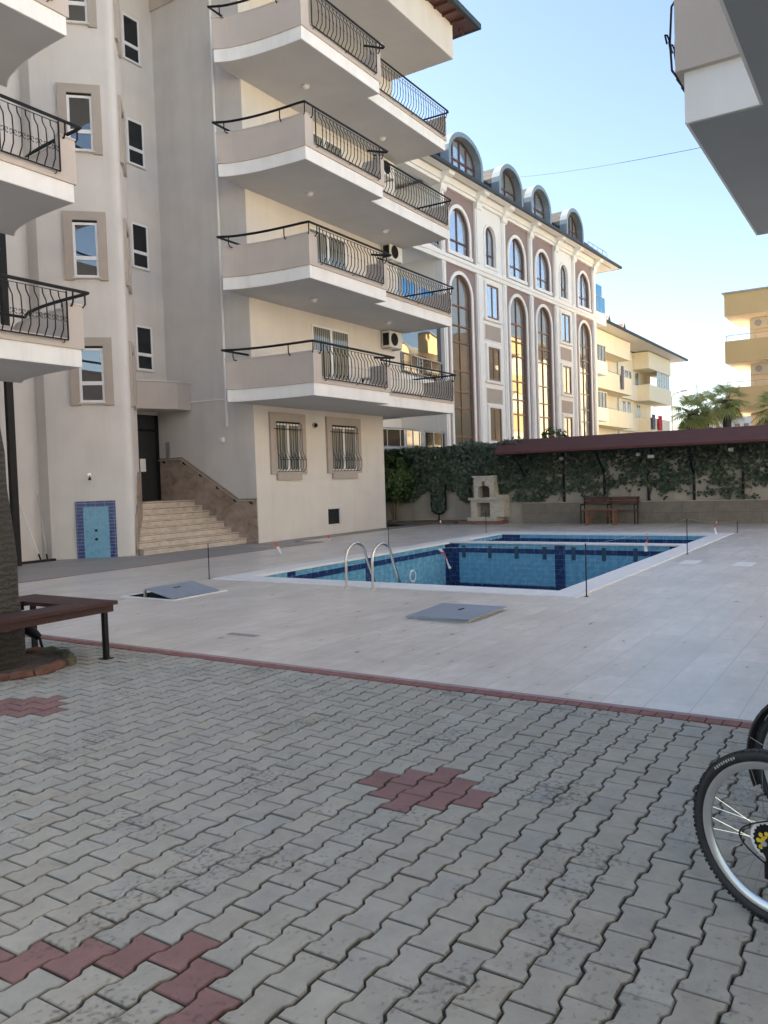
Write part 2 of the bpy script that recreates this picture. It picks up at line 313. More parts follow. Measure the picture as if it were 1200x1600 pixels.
# ---------------------------------------------------------------- ground, pool
PX0,PX1,PY0,PY1=10.62,21.2,4.0,9.64            # pool water opening
HOLE=[(PX0-.02,PX1+.02,PY0-.02,PY1+.02)]
h1=(8.03,9.0,8.80,9.86)                        # open service pit
b=MB(); rects(b,-60,220,-90,120,-.06,[(PX0-.3,PX1+.3,PY0-.3,PY1+.3),(7.9,9.1,8.6,10.0)]); struct('ground',b,'asphalt')
b=MB(); rects(b,5.5,26.2,-14,13.3,0,[(PX0-.02,PX1+.02,PY0-.02,PY1+.02),h1]); rects(b,17.6,26.2,13.3,14.3,0,[]); struct('pool_deck',b,'deck')
tag(mk('floor_drain',MB().box(6.36,6.45,5.78,6.18,-.02,.004),'strip'),'narrow dark drain slot in the tiles in front of the open hatch','drain')
for i_,(x_,y_) in enumerate(((14.5,3.0),(14.4,2.1))): tag(mk('replacement_tile',MB().box(x_,x_+.6,y_,y_+.3,-.02,.004),'coping'),['paler replaced tile nearer the right edge of the pool','paler replaced tile farther right on the deck'][i_],'floor tile')
b=MB(); b.add([(1.0,13.3,-.004),(17.6,13.3,-.004),(17.6,14.3,-.004),(26.2,14.3,-.004),(26.2,15.1,-.004),(23.6,15.1,-.004),(17.5,15.1,-.004),(16.9,18.5,-.004),(1.0,18.5,-.004)],[tuple(range(9))]); struct('perimeter_path',b,'strip')
b=MB(); b.box(-1,17.6,13.27,13.30,-.03,.006); b.box(17.57,17.6,13.3,14.3,-.03,.006);b.box(17.6,26.2,14.27,14.3,-.03,.006); struct('path_edging',b,'brdr')
b=MB(); rects(b,-3,5.36,-14,14,-.012,[]); struct('paving_bed',b,plain('joint_sand',(.035,.032,.027),.95,var=.4,scale=30,bump=.4))
# interlocking pavers, each block its own shape with chamfer, one mesh
def pavers():
    Lx=.2085; Wy=.1435; half=[(-.0998,.0770),(-.066,.0770),(-.042,.0591),(.042,.0591),(.066,.0770),(.0998,.0770)]
    out=half+[(x,-y) for x,y in reversed(half)]
    c0x,c0y=2.215,1.385
    red=[(3.585,2.39),(3.48,2.25),(3.69,2.25),(3.37,2.105),(3.58,2.105),(3.79,2.105),(3.48,1.96),(3.69,1.96),(3.58,1.82)]
    red+=[(x,y+3.44) for x,y in red[:]]
    red=[(1.59,2.533),(1.694,2.39),(1.798,2.246),(1.902,2.1025),(1.798,1.959),(1.694,1.8155),(1.485,2.677),(1.59,1.672),(1.485,1.53)]+[r for r in red[:18]]
    vs=[];fs=[];cs=[]; rnd=random.Random(3); n=len(out)
    for j in range(-62,62):
        yc=c0y+j*Wy
        if yc<-3.6 or yc>10.2: continue
        off=(Lx/2) if j%2 else 0
        i0=int((-1.2-c0x)/Lx)
        for i in range(i0,18):
            xc=c0x+off+i*Lx
            if xc-.1>5.33: continue
            isred=any(abs(xc-a)<.095 and abs(yc-b_)<.068 for a,b_ in red)
            g=rnd.gauss(1,.032)
            if isred: c=(.265*g,.148*g,.132*g)
            else:
                w=rnd.gauss(0,.005); wm=max(0,min(1,(2.6-xc)/2.6))*.014+max(0,min(1,(2-yc)/4))*.012; c=((.385+w+wm)*g,(.368)*g,(.312-w-wm)*g)
            dz=rnd.gauss(0,.0011); tx=rnd.gauss(0,.010); ty=rnd.gauss(0,.010); rot=rnd.gauss(0,.012); ca,sa=math.cos(rot),math.sin(rot)
            jx=rnd.gauss(0,.0012); jy=rnd.gauss(0,.0010); o=len(vs)
            for lay,(ins,z) in enumerate(((0.,-.03),(0.,-.0055),(.0058,-.0)) ):
                for (x,y) in out:
                    x2=x*(1-ins/.1); y2=y*(1-ins/.075)
                    X=xc+jx+x2*ca-y2*sa; Y=yc+jy+x2*sa+y2*ca
                    X=min(X,5.335-ins)
                    vs.append((X,Y,z+dz+(x2*tx+y2*ty if lay else 0))); cs.append(c if lay==2 else tuple(a*.55 for a in c))
            for l in (0,1):
                fs+=[(o+l*n+k,o+l*n+(k+1)%n,o+(l+1)*n+(k+1)%n,o+(l+1)*n+k) for k in range(n)]
            fs.append(tuple(range(o+2*n,o+3*n)))
    m=MB(); m.v=vs;m.f=fs; ob=struct('block_paving',m,'paver')
    ca=ob.data.color_attributes.new('pc','FLOAT_COLOR','POINT')
    for k,c in enumerate(cs): ca.data[k].color=(*c,1)
pavers()
b=MB(); rnd=random.Random(5)
for k in range(-110,95):
    y=1.07+k*.1035; z=rnd.gauss(0,.001); b.add([],[]); b.box(5.345,5.447,y+.003,y+.1005,-.04,.004+z)
ob=struct('red_block_kerb',b,'brdr')
b=MB(); b.box(5.45,5.505,-10,11,-.03,.003); struct('kerb_grout',b,'pinkstrip')
# pool
pool=thing('swimming_pool','rectangular sunken pool lined with light blue tiles and a navy band, almost drained','swimming pool',(15.9,6.8,0))
b=MB(); cx0,cx1,cy0,cy1=10.13,21.85,3.58,10.12
for z in (.014,): 
    rects(b,cx0,cx1,cy0,cy1,z,[(PX0,PX1,PY0,PY1)])
b.add([(cx0,cy0,-.01),(cx1,cy0,-.01),(cx1,cy1,-.01),(cx0,cy1,-.01),(cx0,cy0,.014),(cx1,cy0,.014),(cx1,cy1,.014),(cx0,cy1,.014)],[(0,1,5,4),(1,2,6,5),(2,3,7,6),(3,0,4,7)])
b.add([(PX0,PY0,-.03),(PX1,PY0,-.03),(PX1,PY1,-.03),(PX0,PY1,-.03),(PX0,PY0,.014),(PX1,PY0,.014),(PX1,PY1,.014),(PX0,PY1,.014)],[(0,1,5,4),(1,2,6,5),(2,3,7,6),(3,0,4,7)])
mk('coping',b,'coping',pool)
b=MB(); D=-1.35; e=.012
x0,x1,y0,y1=PX0-e,PX1+e,PY0-e,PY1+e
b.box(x0-.2,x0,y0-.2,y1+.2,D,-.012); b.box(x1,x1+.2,y0-.2,y1+.2,D,-.012); b.box(x0,x1,y0-.2,y0,D,-.012); b.box(x0,x1,y1,y1+.2,D,-.012)
mk('side_wall',b,'poolt',pool)
b=MB(); b.box(x0-.2,x1+.2,y0-.2,y1+.2,D-.1,D); b.box(18.36,x1,y0,y1,D,-.55); mk('floor',b,'poolf',pool)
div=mk('divider_wall',MB().box(18.02,18.36,y0,y1,D,-.012),'poolt',pool)
mk('divider_top',MB().box(17.99,18.39,y0+.003,y1-.003,-.012,.02),'coping',div)
b=MB(); t=.003
for (za,zb) in ((-.245,-.125),):
    b.box(x0,x0+t,y0,y1,za,zb); b.box(18.02-t,18.02,y0,y1,za,zb); b.box(x1-t,x1,y0,y1,za,zb)
    b.box(x0,x1,y1-t,y1,za,zb); b.box(x0,x1,y0,y0+t,za,zb)
mk('waterline_band',b,'poolb',pool)
b=MB(); t=.006
LS=[(18.02-t,18.02,y,y+.25,D,-.02) for y in (6.62,9.39,4.0)]
for x in (11.6,14.2,17.77): LS+=[(x,x+.24,y1-t,y1,D,-.02),(x,x+.24,y0,y0+t,D,-.02)]
LS.append((x1-t,x1,9.1,y1-.01,-.5,-.02))
for q_ in LS: mk('lane_stripe',MB().box(*q_),'poolb',pool)
mk('corner_band',MB().box(17.9,18.02-.007,y0+.01,y1-.01,-1.06,-1.0),'poolb',pool)
b=MB()
for k in range(7):
    y=9.26-k*.71; b.box(18.02-.012,18.02-.004,y-.06,y+.04,-.37,-.07)
mk('overflow_slot',b,plain('slot_teal',(.02,.07,.12),.5),pool)
c=(16.11,PY1-.01,-.63); li=mk('pool_lamp',MB().torus(c,.13,.022,(0,1,0),28,8),'pvc',pool,True); mk('lamp_lens',MB().cyl((16.11,PY1-.02,-.63),.11,.03,24,axis=(0,1,0)),'poolt',li)
m,nt,bs=nmat('pool_water'); o=nt.nodes['Material Output']; tr=N(nt,'ShaderNodeBsdfTransparent'); tr.inputs[0].default_value=(.55,.78,.86,1); gl=N(nt,'ShaderNodeBsdfGlossy'); gl.inputs['Roughness'].default_value=.02
fr=N(nt,'ShaderNodeFresnel'); fr.inputs[0].default_value=1.33; mx=N(nt,'ShaderNodeMixShader'); lk(nt,fr.outputs[0],mx.inputs[0]); lk(nt,tr.outputs[0],mx.inputs[1]); lk(nt,gl.outputs[0],mx.inputs[2]); lk(nt,mx.outputs[0],o.inputs[0]); M['water']=m
b=MB(); b.add([(x0,y0,-1.03),(18.02,y0,-1.03),(18.02,y1,-1.03),(x0,y1,-1.03)],[(0,1,2,3)]); struct('water',b,'water')
# ladder
lad=thing('pool_ladder','curved steel pool ladder rails rising beside the near edge of the pool','pool ladder',(10.2,6.9,0))
for y in (7.14,6.66):
    pts=[(9.98,y,0),(9.98,y,.40)]
    for k in range(1,12):
        a=PI-PI*k/12; pts.append((9.98+.27+.27*math.cos(a),y-.0,.42+.24*math.sin(a)))
    pts+=[(10.56,y,.36),(10.74,y,.0),(10.80,y,-.25),(10.82,y,-1.0)]
    rr=mk('rail',MB().tube(pts,.021,12),'steel',lad,True)
    mk('flange',MB().cyl((9.98,y,.0),.045,.012,18),'steel',rr,True)
for z in (-.3,-.6,-.9): mk('step',MB().box(10.76,10.86,6.66,7.14,z,z+.03),'steel',lad)
# posts and cord with tape
posts=[((10.1,10.16),.62,'thin black post at the near left corner of the pool'),((15.95,10.16),.68,'thin black post on the building side of the pool'),((21.52,10.3),.64,'thin black post at the far left corner of the pool near the barbecue'),((10.29,3.5),.70,'thin black post at the near right corner of the pool'),((16.22,3.5),.70,'thin black post midway along the right side of the pool'),((22.1,3.54),.30,'short black post at the far right corner of the pool')]
for (x,y),h,l in posts:
    t_=thing('barrier_post',l,'post',(x,y,0),'thin posts around the pool'); mk('rod',MB().tube([(x,y,0),(x+.004,y,h)],.0085,8),'iron',t_,True); mk('foot_plate',MB().cyl((x,y,0),.028,.006,14),'iron',t_,True)
def sag(a,b_,d,n=14):
    a=Vector(a);b_=Vector(b_); return [a.lerp(b_,i/n)-Vector((0,0,d*4*(i/n)*(1-i/n))) for i in range(n+1)]
cords=[((10.1,10.16,.60),(15.95,10.16,.66)),((15.95,10.16,.66),(21.52,10.3,.62)),((10.1,10.16,.60),(10.29,3.5,.68)),((10.29,3.5,.68),(16.22,3.5,.69)),((16.22,3.5,.69),(22.1,3.54,.29))]
b=MB()
for a,c in cords: b.tube(sag(a,c,.05),.0012,3)
tag(mk('cord',b,'pvc'),'hair thin pale cord strung between the posts round the pool','cord')
def tape(p,dx,dz,w,label,seed):
    rnd=random.Random(seed); k=6; P0=Vector(p); root=thing('warning_tape',label,'tape',p,'strips of barrier tape on the pool cord')
    for part,mat in (('white_band','tapew'),('red_band','taper')):
        b=MB()
        for i in range(k):
            if (i in (1,2))!=(part=='red_band'): continue
            r=[]
            for q in (i,i+1):
                f=q/k; tw=.8*math.sin(3*f+seed); c=P0+Vector((dx*f,-dx*f+.02*math.sin(5*f+seed),-dz*f)); r.append((c+Vector((math.sin(tw),-math.cos(tw),.2))*w/2,c-Vector((math.sin(tw),-math.cos(tw),.2))*w/2))
            th=Vector((.0015,.0015,0)); b.add([r[0][0],r[0][1],r[1][1],r[1][0],r[0][0]+th,r[0][1]+th,r[1][1]+th,r[1][0]+th],[(0,1,2,3),(7,6,5,4),(0,4,5,1),(1,5,6,2),(2,6,7,3),(3,7,4,0)])
        mk(part,b,mat,root)
TAPES=[((11.9,10.16,.56),.06,.30,.05,'red and white tape strip hanging on the building side, left of the ladder'),((13.6,10.16,.55),.01,.22,.035,'short tape strip hanging in front of the square wall vent'),((18.6,10.2,.52),.0,.25,.03,'pale tape strip hanging in front of the ivy, left of the barbecue'),((10.24,5.65,.60),.12,.30,.055,'twisted white tape strip over the near right part of the pool'),((13.3,3.5,.62),.0,.30,.05,'pale tape strip on the right side cord over the divider'),((19.2,3.52,.46),.0,.28,.035,'small white tape strip at the far right end of the pool')]
for i,(p,dx,dz,w,l) in enumerate(TAPES): tape(p,dx,dz,w,l,i)
# hatches
pit=thing('open_hatch','blue grey metal hatch lid propped open over a dark pit, left of the pool','hatch',(8.5,9.2,0))
b=MB(); x0,x1,y0,y1=h1
b.box(x0-.06,x1+.06,y0-.06,y0,-.004,.010); b.box(x0-.06,x1+.06,y1,y1+.06,-.004,.010); b.box(x0-.06,x0,y0,y1,-.004,.010); b.box(x1,x1+.06,y0,y1,-.004,.010); mk('frame',b,'coping',pit)
b=MB(); b.box(x0-.02,x0,y0,y1,-.9,-.005); b.box(x1-.003,x1+.02,y0,y1,-.9,-.005); b.box(x0,x1-.003,y0-.02,y0+.003,-.9,-.005); b.box(x0,x1-.003,y1-.003,y1+.02,-.9,-.005); b.box(x0,x1,y0,y1,-.92,-.9); mk('pit_wall',b,'dark',pit)
def slab(mb,P4,th):
    P4=[Vector(p) for p in P4]; n=(P4[1]-P4[0]).cross(P4[3]-P4[0]).normalized()*th
    return mb.add(P4+[p+n for p in P4],[(3,2,1,0),(4,5,6,7),(0,1,5,4),(1,2,6,5),(2,3,7,6),(3,0,4,7)])
lid=mk('lid',slab(MB(),[(8.0,8.80,.016),(8.94,8.78,.016),(9.0,9.44,.125),(8.02,9.40,.125)],.012),'lid',pit)
mk('lid_rim',MB().box(8.01,8.05,9.385,9.41,.02,.118).box(8.9,8.94,9.415,9.44,.02,.118),'galv',pit)
b=MB(); b.box(8.44,8.56,9.22,9.25,.105,.112); mk('grip_slot',b,'dark',lid)
pl=thing('floor_hatch','flat blue grey metal hatch cover lying on the tiles in front of the pool','hatch',(8.45,4.45,0))
l2=mk('cover_plate',slab(MB(),[(7.95,4.86,.02),(7.93,4.03,.035),(8.93,4.02,.03),(8.97,4.92,.02)],.012),'lid',pl)
mk('grip_slot',MB().box(8.52,8.64,4.45,4.475,.036,.0425),'dark',l2)
mk('frame',MB().box(7.98,8.9,4.07,4.84,.0,.018),'galv',pl)
# tree bench, palm
bn=thing('tree_bench','dark brown square wooden bench built around the palm trunk on black legs','bench',(4.375,6.95,0))
ox0,ox1,oy0,oy1=3.70,5.05,6.30,7.60; ix0,ix1,iy0,iy1=4.05,4.66,6.62,7.22
zt=.55
b=MB(); g=.004
b.box(ox0,ox1,oy0,iy0,zt-.035,zt); b.box(ox0,ox1,iy1,oy1,zt-.035,zt); b.box(ox0,ix0,iy0+g,iy1-g,zt-.035,zt); b.box(ix1,ox1,iy0+g,iy1-g,zt-.035,zt)
mk('seat',b,'wood',bn)
b=MB(); q=.03
b.box(ox0+q,ox1-q,oy0+q,oy0+q+.03,zt-.10,zt-.036); b.box(ox0+q,ox1-q,oy1-q-.03,oy1-q,zt-.10,zt-.036); b.box(ox0+q,ox0+q+.03,oy0+q+.03,oy1-q-.03,zt-.10,zt-.036); b.box(ox1-q-.03,ox1-q,oy0+q+.03,oy1-q-.03,zt-.10,zt-.036)
mk('apron',b,'wood',bn)
b=MB(); b.box(ix0-.02,ix1+.02,iy1+.01,iy1+.04,zt-.09,zt-.036); b.box(ix0-.02,ix1+.02,iy0-.04,iy0-.01,zt-.09,zt-.036); mk('inner_frame',b,'iron',bn)
for x in (ox0+.09,ox1-.09):
    for y in (oy0+.09,oy1-.09):
        lg=mk('leg',MB().box(x-.022,x+.022,y-.022,y+.022,0,zt-.036),'iron',bn); mk('foot_plate',MB().box(x-.05,x+.05,y-.05,y+.05,0,.008),'iron',lg)
bd=thing('planting_ring','ring of worn terracotta edging with moss around the palm foot','planter',(4.3,6.95,0))
rnd=random.Random(11); k=18
for i in range(k):
    a0=2*PI*i/k; a1=2*PI*(i+.93)/k; rr=.60+rnd.gauss(0,.015); b=MB(); pts=[]
    for a,r_ in ((a0,rr-.10),(a0,rr),(a1,rr),(a1,rr-.10)): pts.append((4.3+r_*math.cos(a),6.95+r_*math.sin(a)))
    am=(a0+a1)/2; d=(math.cos(am),math.sin(am)); h=.040+rnd.random()*.022
    o=mk('edging_stone',b.tube([(4.3+(rr-.05)*math.cos(a0),6.95+(rr-.05)*math.sin(a0),.02),(4.3+(rr-.04)*math.cos(am),6.95+(rr-.04)*math.sin(am),.035),(4.3+(rr-.05)*math.cos(a1),6.95+(rr-.05)*math.sin(a1),.02)],[h*.9,h,h*.88],7),'moss' if -.9<math.atan2(d[1],d[0])<.3 else 'ringbrick',bd,True)
b=MB(); b.cyl((4.3,6.95,0),.55,.02,30); mk('soil_bed',b,'soil',bd)
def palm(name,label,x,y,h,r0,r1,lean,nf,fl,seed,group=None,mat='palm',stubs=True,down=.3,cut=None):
    rnd=random.Random(seed); t_=thing(name,label,'palm tree',(x,y,0),group)
    pts=[];rs=[]
    for i in range(15):
        f=i/14; pts.append((x+lean[0]*f*f,y+lean[1]*f*f,h*f)); rs.append((r0*(1-f)**2*.25+r0*.8+(r1-r0*.8)*f)*(1+.05*math.sin(i*2.3)))
    mk('trunk',MB().tube(pts,rs,16),'bark',t_,True)
    top=Vector(pts[-1]); fb=MB(); pb=MB()
    for i in range(nf):
        a=2*PI*i*.382+rnd.random()*.4; el=R(75)-R(130)*(i/nf)**.9+rnd.gauss(0,.1)-down*.2
        d=Vector((math.cos(a)*math.cos(el),math.sin(a)*math.cos(el),math.sin(el)))
        if cut and d.x*cut[0]+d.y*cut[1]>(.05 if i not in (9,14) else 2): continue
        pl_=fl*(.5+.15*rnd.random()); c=top+d*pl_+Vector((0,0,-.10*pl_*pl_)); pb.tube([top+d*.05,top+d*pl_*.5+Vector((0,0,.02)),c],[.022,.014,.008],4)
        d2=(d+Vector((0,0,-.35))).normalized(); side=d2.cross(Vector((0,0,1)));side=side.normalized() if side.length>.05 else Vector((1,0,0)); up=side.cross(d2)
        nl=20; L=fl*(.55+.1*rnd.random())
        for j in range(nl):
            u=(j/(nl-1)-.5)*R(230); e=d2*math.cos(u)+side*math.sin(u); e=(e+up*.12*math.cos(u*2)).normalized(); lj=L*(.75+.25*math.cos(u/1.3)); w=.03*fl
            pw=e.cross(up).normalized()*w; m1=c+e*lj*.55; drop=Vector((0,0,-lj*lj*.35/fl*(.7+.6*rnd.random())))
            tip=c+e*lj+drop*1.3; m1=m1+drop*.18
            fb.add([c,m1-pw,m1+pw,tip],[(0,1,2),(1,3,2)])
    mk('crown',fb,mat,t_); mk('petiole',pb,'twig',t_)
    if stubs:
        sb=MB()
        for i in range(26):
            a=rnd.random()*2*PI; z=h*(1-.16*rnd.random()); f=z/h; c=Vector((x+lean[0]*f*f,y+lean[1]*f*f,z)); d=Vector((math.cos(a),math.sin(a),.5+.5*rnd.random()))
            sb.tube([c+d*r1*.5,c+d*(r1+.12+.1*rnd.random())],[.035,.02],5)
        mk('frond_stub',sb,'twig',t_)
    return t_
palm('palm_tree','thick grey palm trunk rising through the square bench, its fronds out of frame',4.24,7.03,4.6,.25,.17,(-.15,.27),24,1.0,4,cut=(.54,-.84))
sp=thing('ground_spotlight','black garden spotlight tilted up under the tree bench','spotlight',(4.93,7.38,0))
mk('housing',MB().tube([(4.93,7.38,.13),(4.88,7.44,.20),(4.80,7.52,.31)],[.035,.055,.085],14),'iron',sp,True); mk('lens',MB().tube([(4.799,7.521,.312),(4.797,7.523,.316)],[.075,.075],16),'galv',sp)
mk('bracket',MB().tube([(4.95,7.36,0),(4.93,7.38,.13)],.014,6),'iron',sp); mk('base_plate',MB().box(4.88,5.02,7.29,7.43,0,.012),'iron',sp)
# ---------------------------------------------------------------- main apartment block
ST=2.94
main=thing('apartment_building','large off white apartment block with stacked curved balconies beside the pool','apartment building',(16.9,15.05,0))
Lb=BASE[main.name]
def bpart(n,b,m,par=None,**k): return mk(n,b,m,par or main,**k)
b=MB()
b.box(16.9,24.8,15.05,27,3.84,16.6); b.box(16.9,23.5,15.051,26.9,-.1,3.84)
bpart('rear_block',b,'wall')
bpart('facade_panel',MB().box(16.902,24.798,15.044,15.05,3.86,15.6).box(16.902,23.498,15.042,15.051,0,3.82),'cream')
b=MB(); b.box(8.0,16.9,18.42,27,3.97,17.5).box(8.0,16.9,18.9,26.9,-.1,3.97).box(8.5,11.76,17.3,20,-.1,17.4)
bpart('recess_wall',b,'wall')
tw=[(11.75,18.8),(11.75,16.93),(12.95,15.73),(13.02,15.665),(13.10,15.64),(13.18,15.665),(13.25,15.73),(14.5,16.98),(14.5,18.8)]
bpart('stair_tower',MB().prism(tw,-.1,17.45),'wall',smooth=True)
bpart('left_wing_wall',MB().box(-2,8.9,15.05,27,-.1,16.6),'wall')
bpart('upper_band',MB().box(16.84,16.9,15.06,18.42,15.55,16.6),'beige')
q2=2**-.5
def F1(s,d,z): return (13.05-q2*s-q2*d,15.63+q2*s-q2*d,z)
def F2(s,d,z): return (13.15+q2*s+q2*d,15.63+q2*s-q2*d,z)
def FF(s,d,z): return (s,15.042-d,z)
def FR(s,d,z): return (s,18.42-d,z)
def window(F,par,s0,s1,z0,z1,trim=.2,legs=True,transom=.36,two=False,glass='glass',topgap=.05,trimmat='trim',sidepanes=None,d0=.0,drop=.07):
    w=MB()
    if trim:
        t=MB(); t.fbox(F,s0-trim,s1+trim,d0,d0+.07,z1,z1+trim); t.fbox(F,s0-trim,s0,d0,d0+.07,z0-drop,z1); t.fbox(F,s1,s1+trim,d0,d0+.07,z0-drop,z1)
        if two: t.fbox(F,s0,s1,d0,d0+.07,z0-trim,z0)
        tp=mk('window_surround',t,trimmat,par)
        mk('reveal_shade_strip',MB().fbox(F,s0+.003,s1-.003,d0+.001,d0+.035,z1-topgap,z1-.002),'dark',tp)  # dark strip stands in for the shaded reveal at the window head
    z1-=topgap; f=.055; a=.028+d0
    w.fbox(F,s0,s1,d0+.001,a,z1-f,z1); w.fbox(F,s0,s1,d0+.001,a,z0,z0+f); w.fbox(F,s0,s0+f,d0+.001,a,z0+f,z1-f); w.fbox(F,s1-f,s1,d0+.001,a,z0+f,z1-f)
    if two: m_=(s0+s1)/2; w.fbox(F,m_-.05,m_+.05,d0+.001,a+.004,z0+f,z1-f)
    elif transom: zt_=z0+(z1-z0)*transom; w.fbox(F,s0+f,s1-f,d0+.001,a,zt_-.05,zt_+.04)
    ob=mk('window',w,'pvc',par)
    g=MB(); g.fbox(F,s0+f*.8,s1-f*.8,d0+.0005,d0+.010,z0+f*.8,z1-f*.8); mk('pane',g,glass,ob)
    s_=MB(); s_.fbox(F,s0-.03,s1+.03,d0+.001,d0+.09 if trim else d0+.06,z0-.03,z0); mk('sill',s_,'sill',ob)
    return ob
for k in range(-0,4):
    z=3.70+ST*k
    window(F1,main,.48,1.04,z,z+1.33,.2)
    window(F2,main,.48,1.04,z,z+1.33,.2)
for k in range(4):
    z=5.03+ST*k-.02*k; window(FR,main,15.80,16.40,z,z+1.33,0,transom=.36,glass='gdark')
# right facade windows with grilles
for (a,c) in ((17.76,18.86),(20.43,21.78)):
    ob=window(FF,main,a,c,1.98,3.42,.25,two=True,transom=0,glass='gcurt')
    g=MB()
    def prof(s,z):   # bellied bars
        d=.10
        if z<2.55: d=.10+.13*min(1,(2.55-z)/.25) if z>2.05 else .20-.12*(2.05-z)/.1
        return FF(s,d,z)
    n=9
    for i in range(n):
        s=a-.02+(c-a+.04)*i/(n-1); g.tube([prof(s,z) for z in (3.38,3.0,2.6,2.5,2.42,2.3,2.15,2.05,1.97)],.008,5)
    for z in (3.2,): g.tube([FF(a-.14,.1,z),FF(c+.06,.1,z)],.011,5)
    for z in (2.32,1.98): g.tube([prof(a-.05,z),prof(c+.05,z)],.009,5)
    for i in range(n-1):
        s=a+(c-a)*(i+.5)/(n-1); p=Vector(prof(s,2.36)); g.tube([p+Vector((.05*math.cos(t),0,.04*math.sin(t))) for t in (0,.8,1.6,2.4,3.2)],.006,4)
    mk('window_grille',g,'iron',ob)
vt=mk('wall_vent',MB().fbox(FF,20.17,20.86,.001,.012,.32,.82),'dark',main)
mk('vent_frame',MB().fbox(FF,20.72,20.88,.012,.04,.30,.84).fbox(FF,20.15,20.72,.012,.03,.79,.84),'wall',vt)
# sliding doors behind balconies
for mx in (False,True):
    for k in range(4):
        zf=4.16+ST*k; X=(lambda x:25.76-x) if mx else (lambda x:x)
        FB=(lambda X: (lambda s,d,z:(X(s),15.044-d,z)))(X)
        if mx: FB=(lambda s,d,z:(25.76-s,15.05-d,z))
        window(FB,main,19.66,21.6,zf+.02,zf+2.28,0,two=True,transom=0,glass='gcurt',topgap=.0)
# balconies
def off(poly,d):
    # offset an open polyline to its left by d
    out=[];n=len(poly)
    for i,p in enumerate(poly):
        ds=[]
        if i>0: ds.append((Vector(p)-Vector(poly[i-1])).normalized())
        if i<n-1: ds.append((Vector(poly[i+1])-Vector(p)).normalized())
        ns=[Vector((-v.y,v.x)) for v in ds]
        if len(ns)==2:
            m_=(ns[0]+ns[1]); m_=m_/max(.4,m_.length_squared)*2 ; nn=m_
        else: nn=ns[0]
        out.append((p[0]+nn.x*d,p[1]+nn.y*d))
    return out
def pathwall(mb,poly,th,z0,z1):
    inn=off(poly,th)
    for i in range(len(poly)-1):
        mb.prism([poly[i],poly[i+1],inn[i+1],inn[i]],z0,z1)
    return mb
def smoothpath(pts,n=5):
    out=[]
    for i in range(len(pts)-1):
        p0=pts[max(0,i-1)];p1=pts[i];p2=pts[i+1];p3=pts[min(len(pts)-1,i+2)]
        for j in range(n):
            t=j/n; out.append(tuple(.5*((2*p1[a])+(-p0[a]+p2[a])*t+(2*p0[a]-5*p1[a]+4*p2[a]-p3[a])*t*t+(-p0[a]+3*p1[a]-3*p2[a]+p3[a])*t**3) for a in range(2)))
    out.append(pts[-1]); return out
curve=smoothpath([(15.85,15.0),(16.04,14.62),(16.20,13.95),(16.28,13.2),(16.31,12.47)],5)
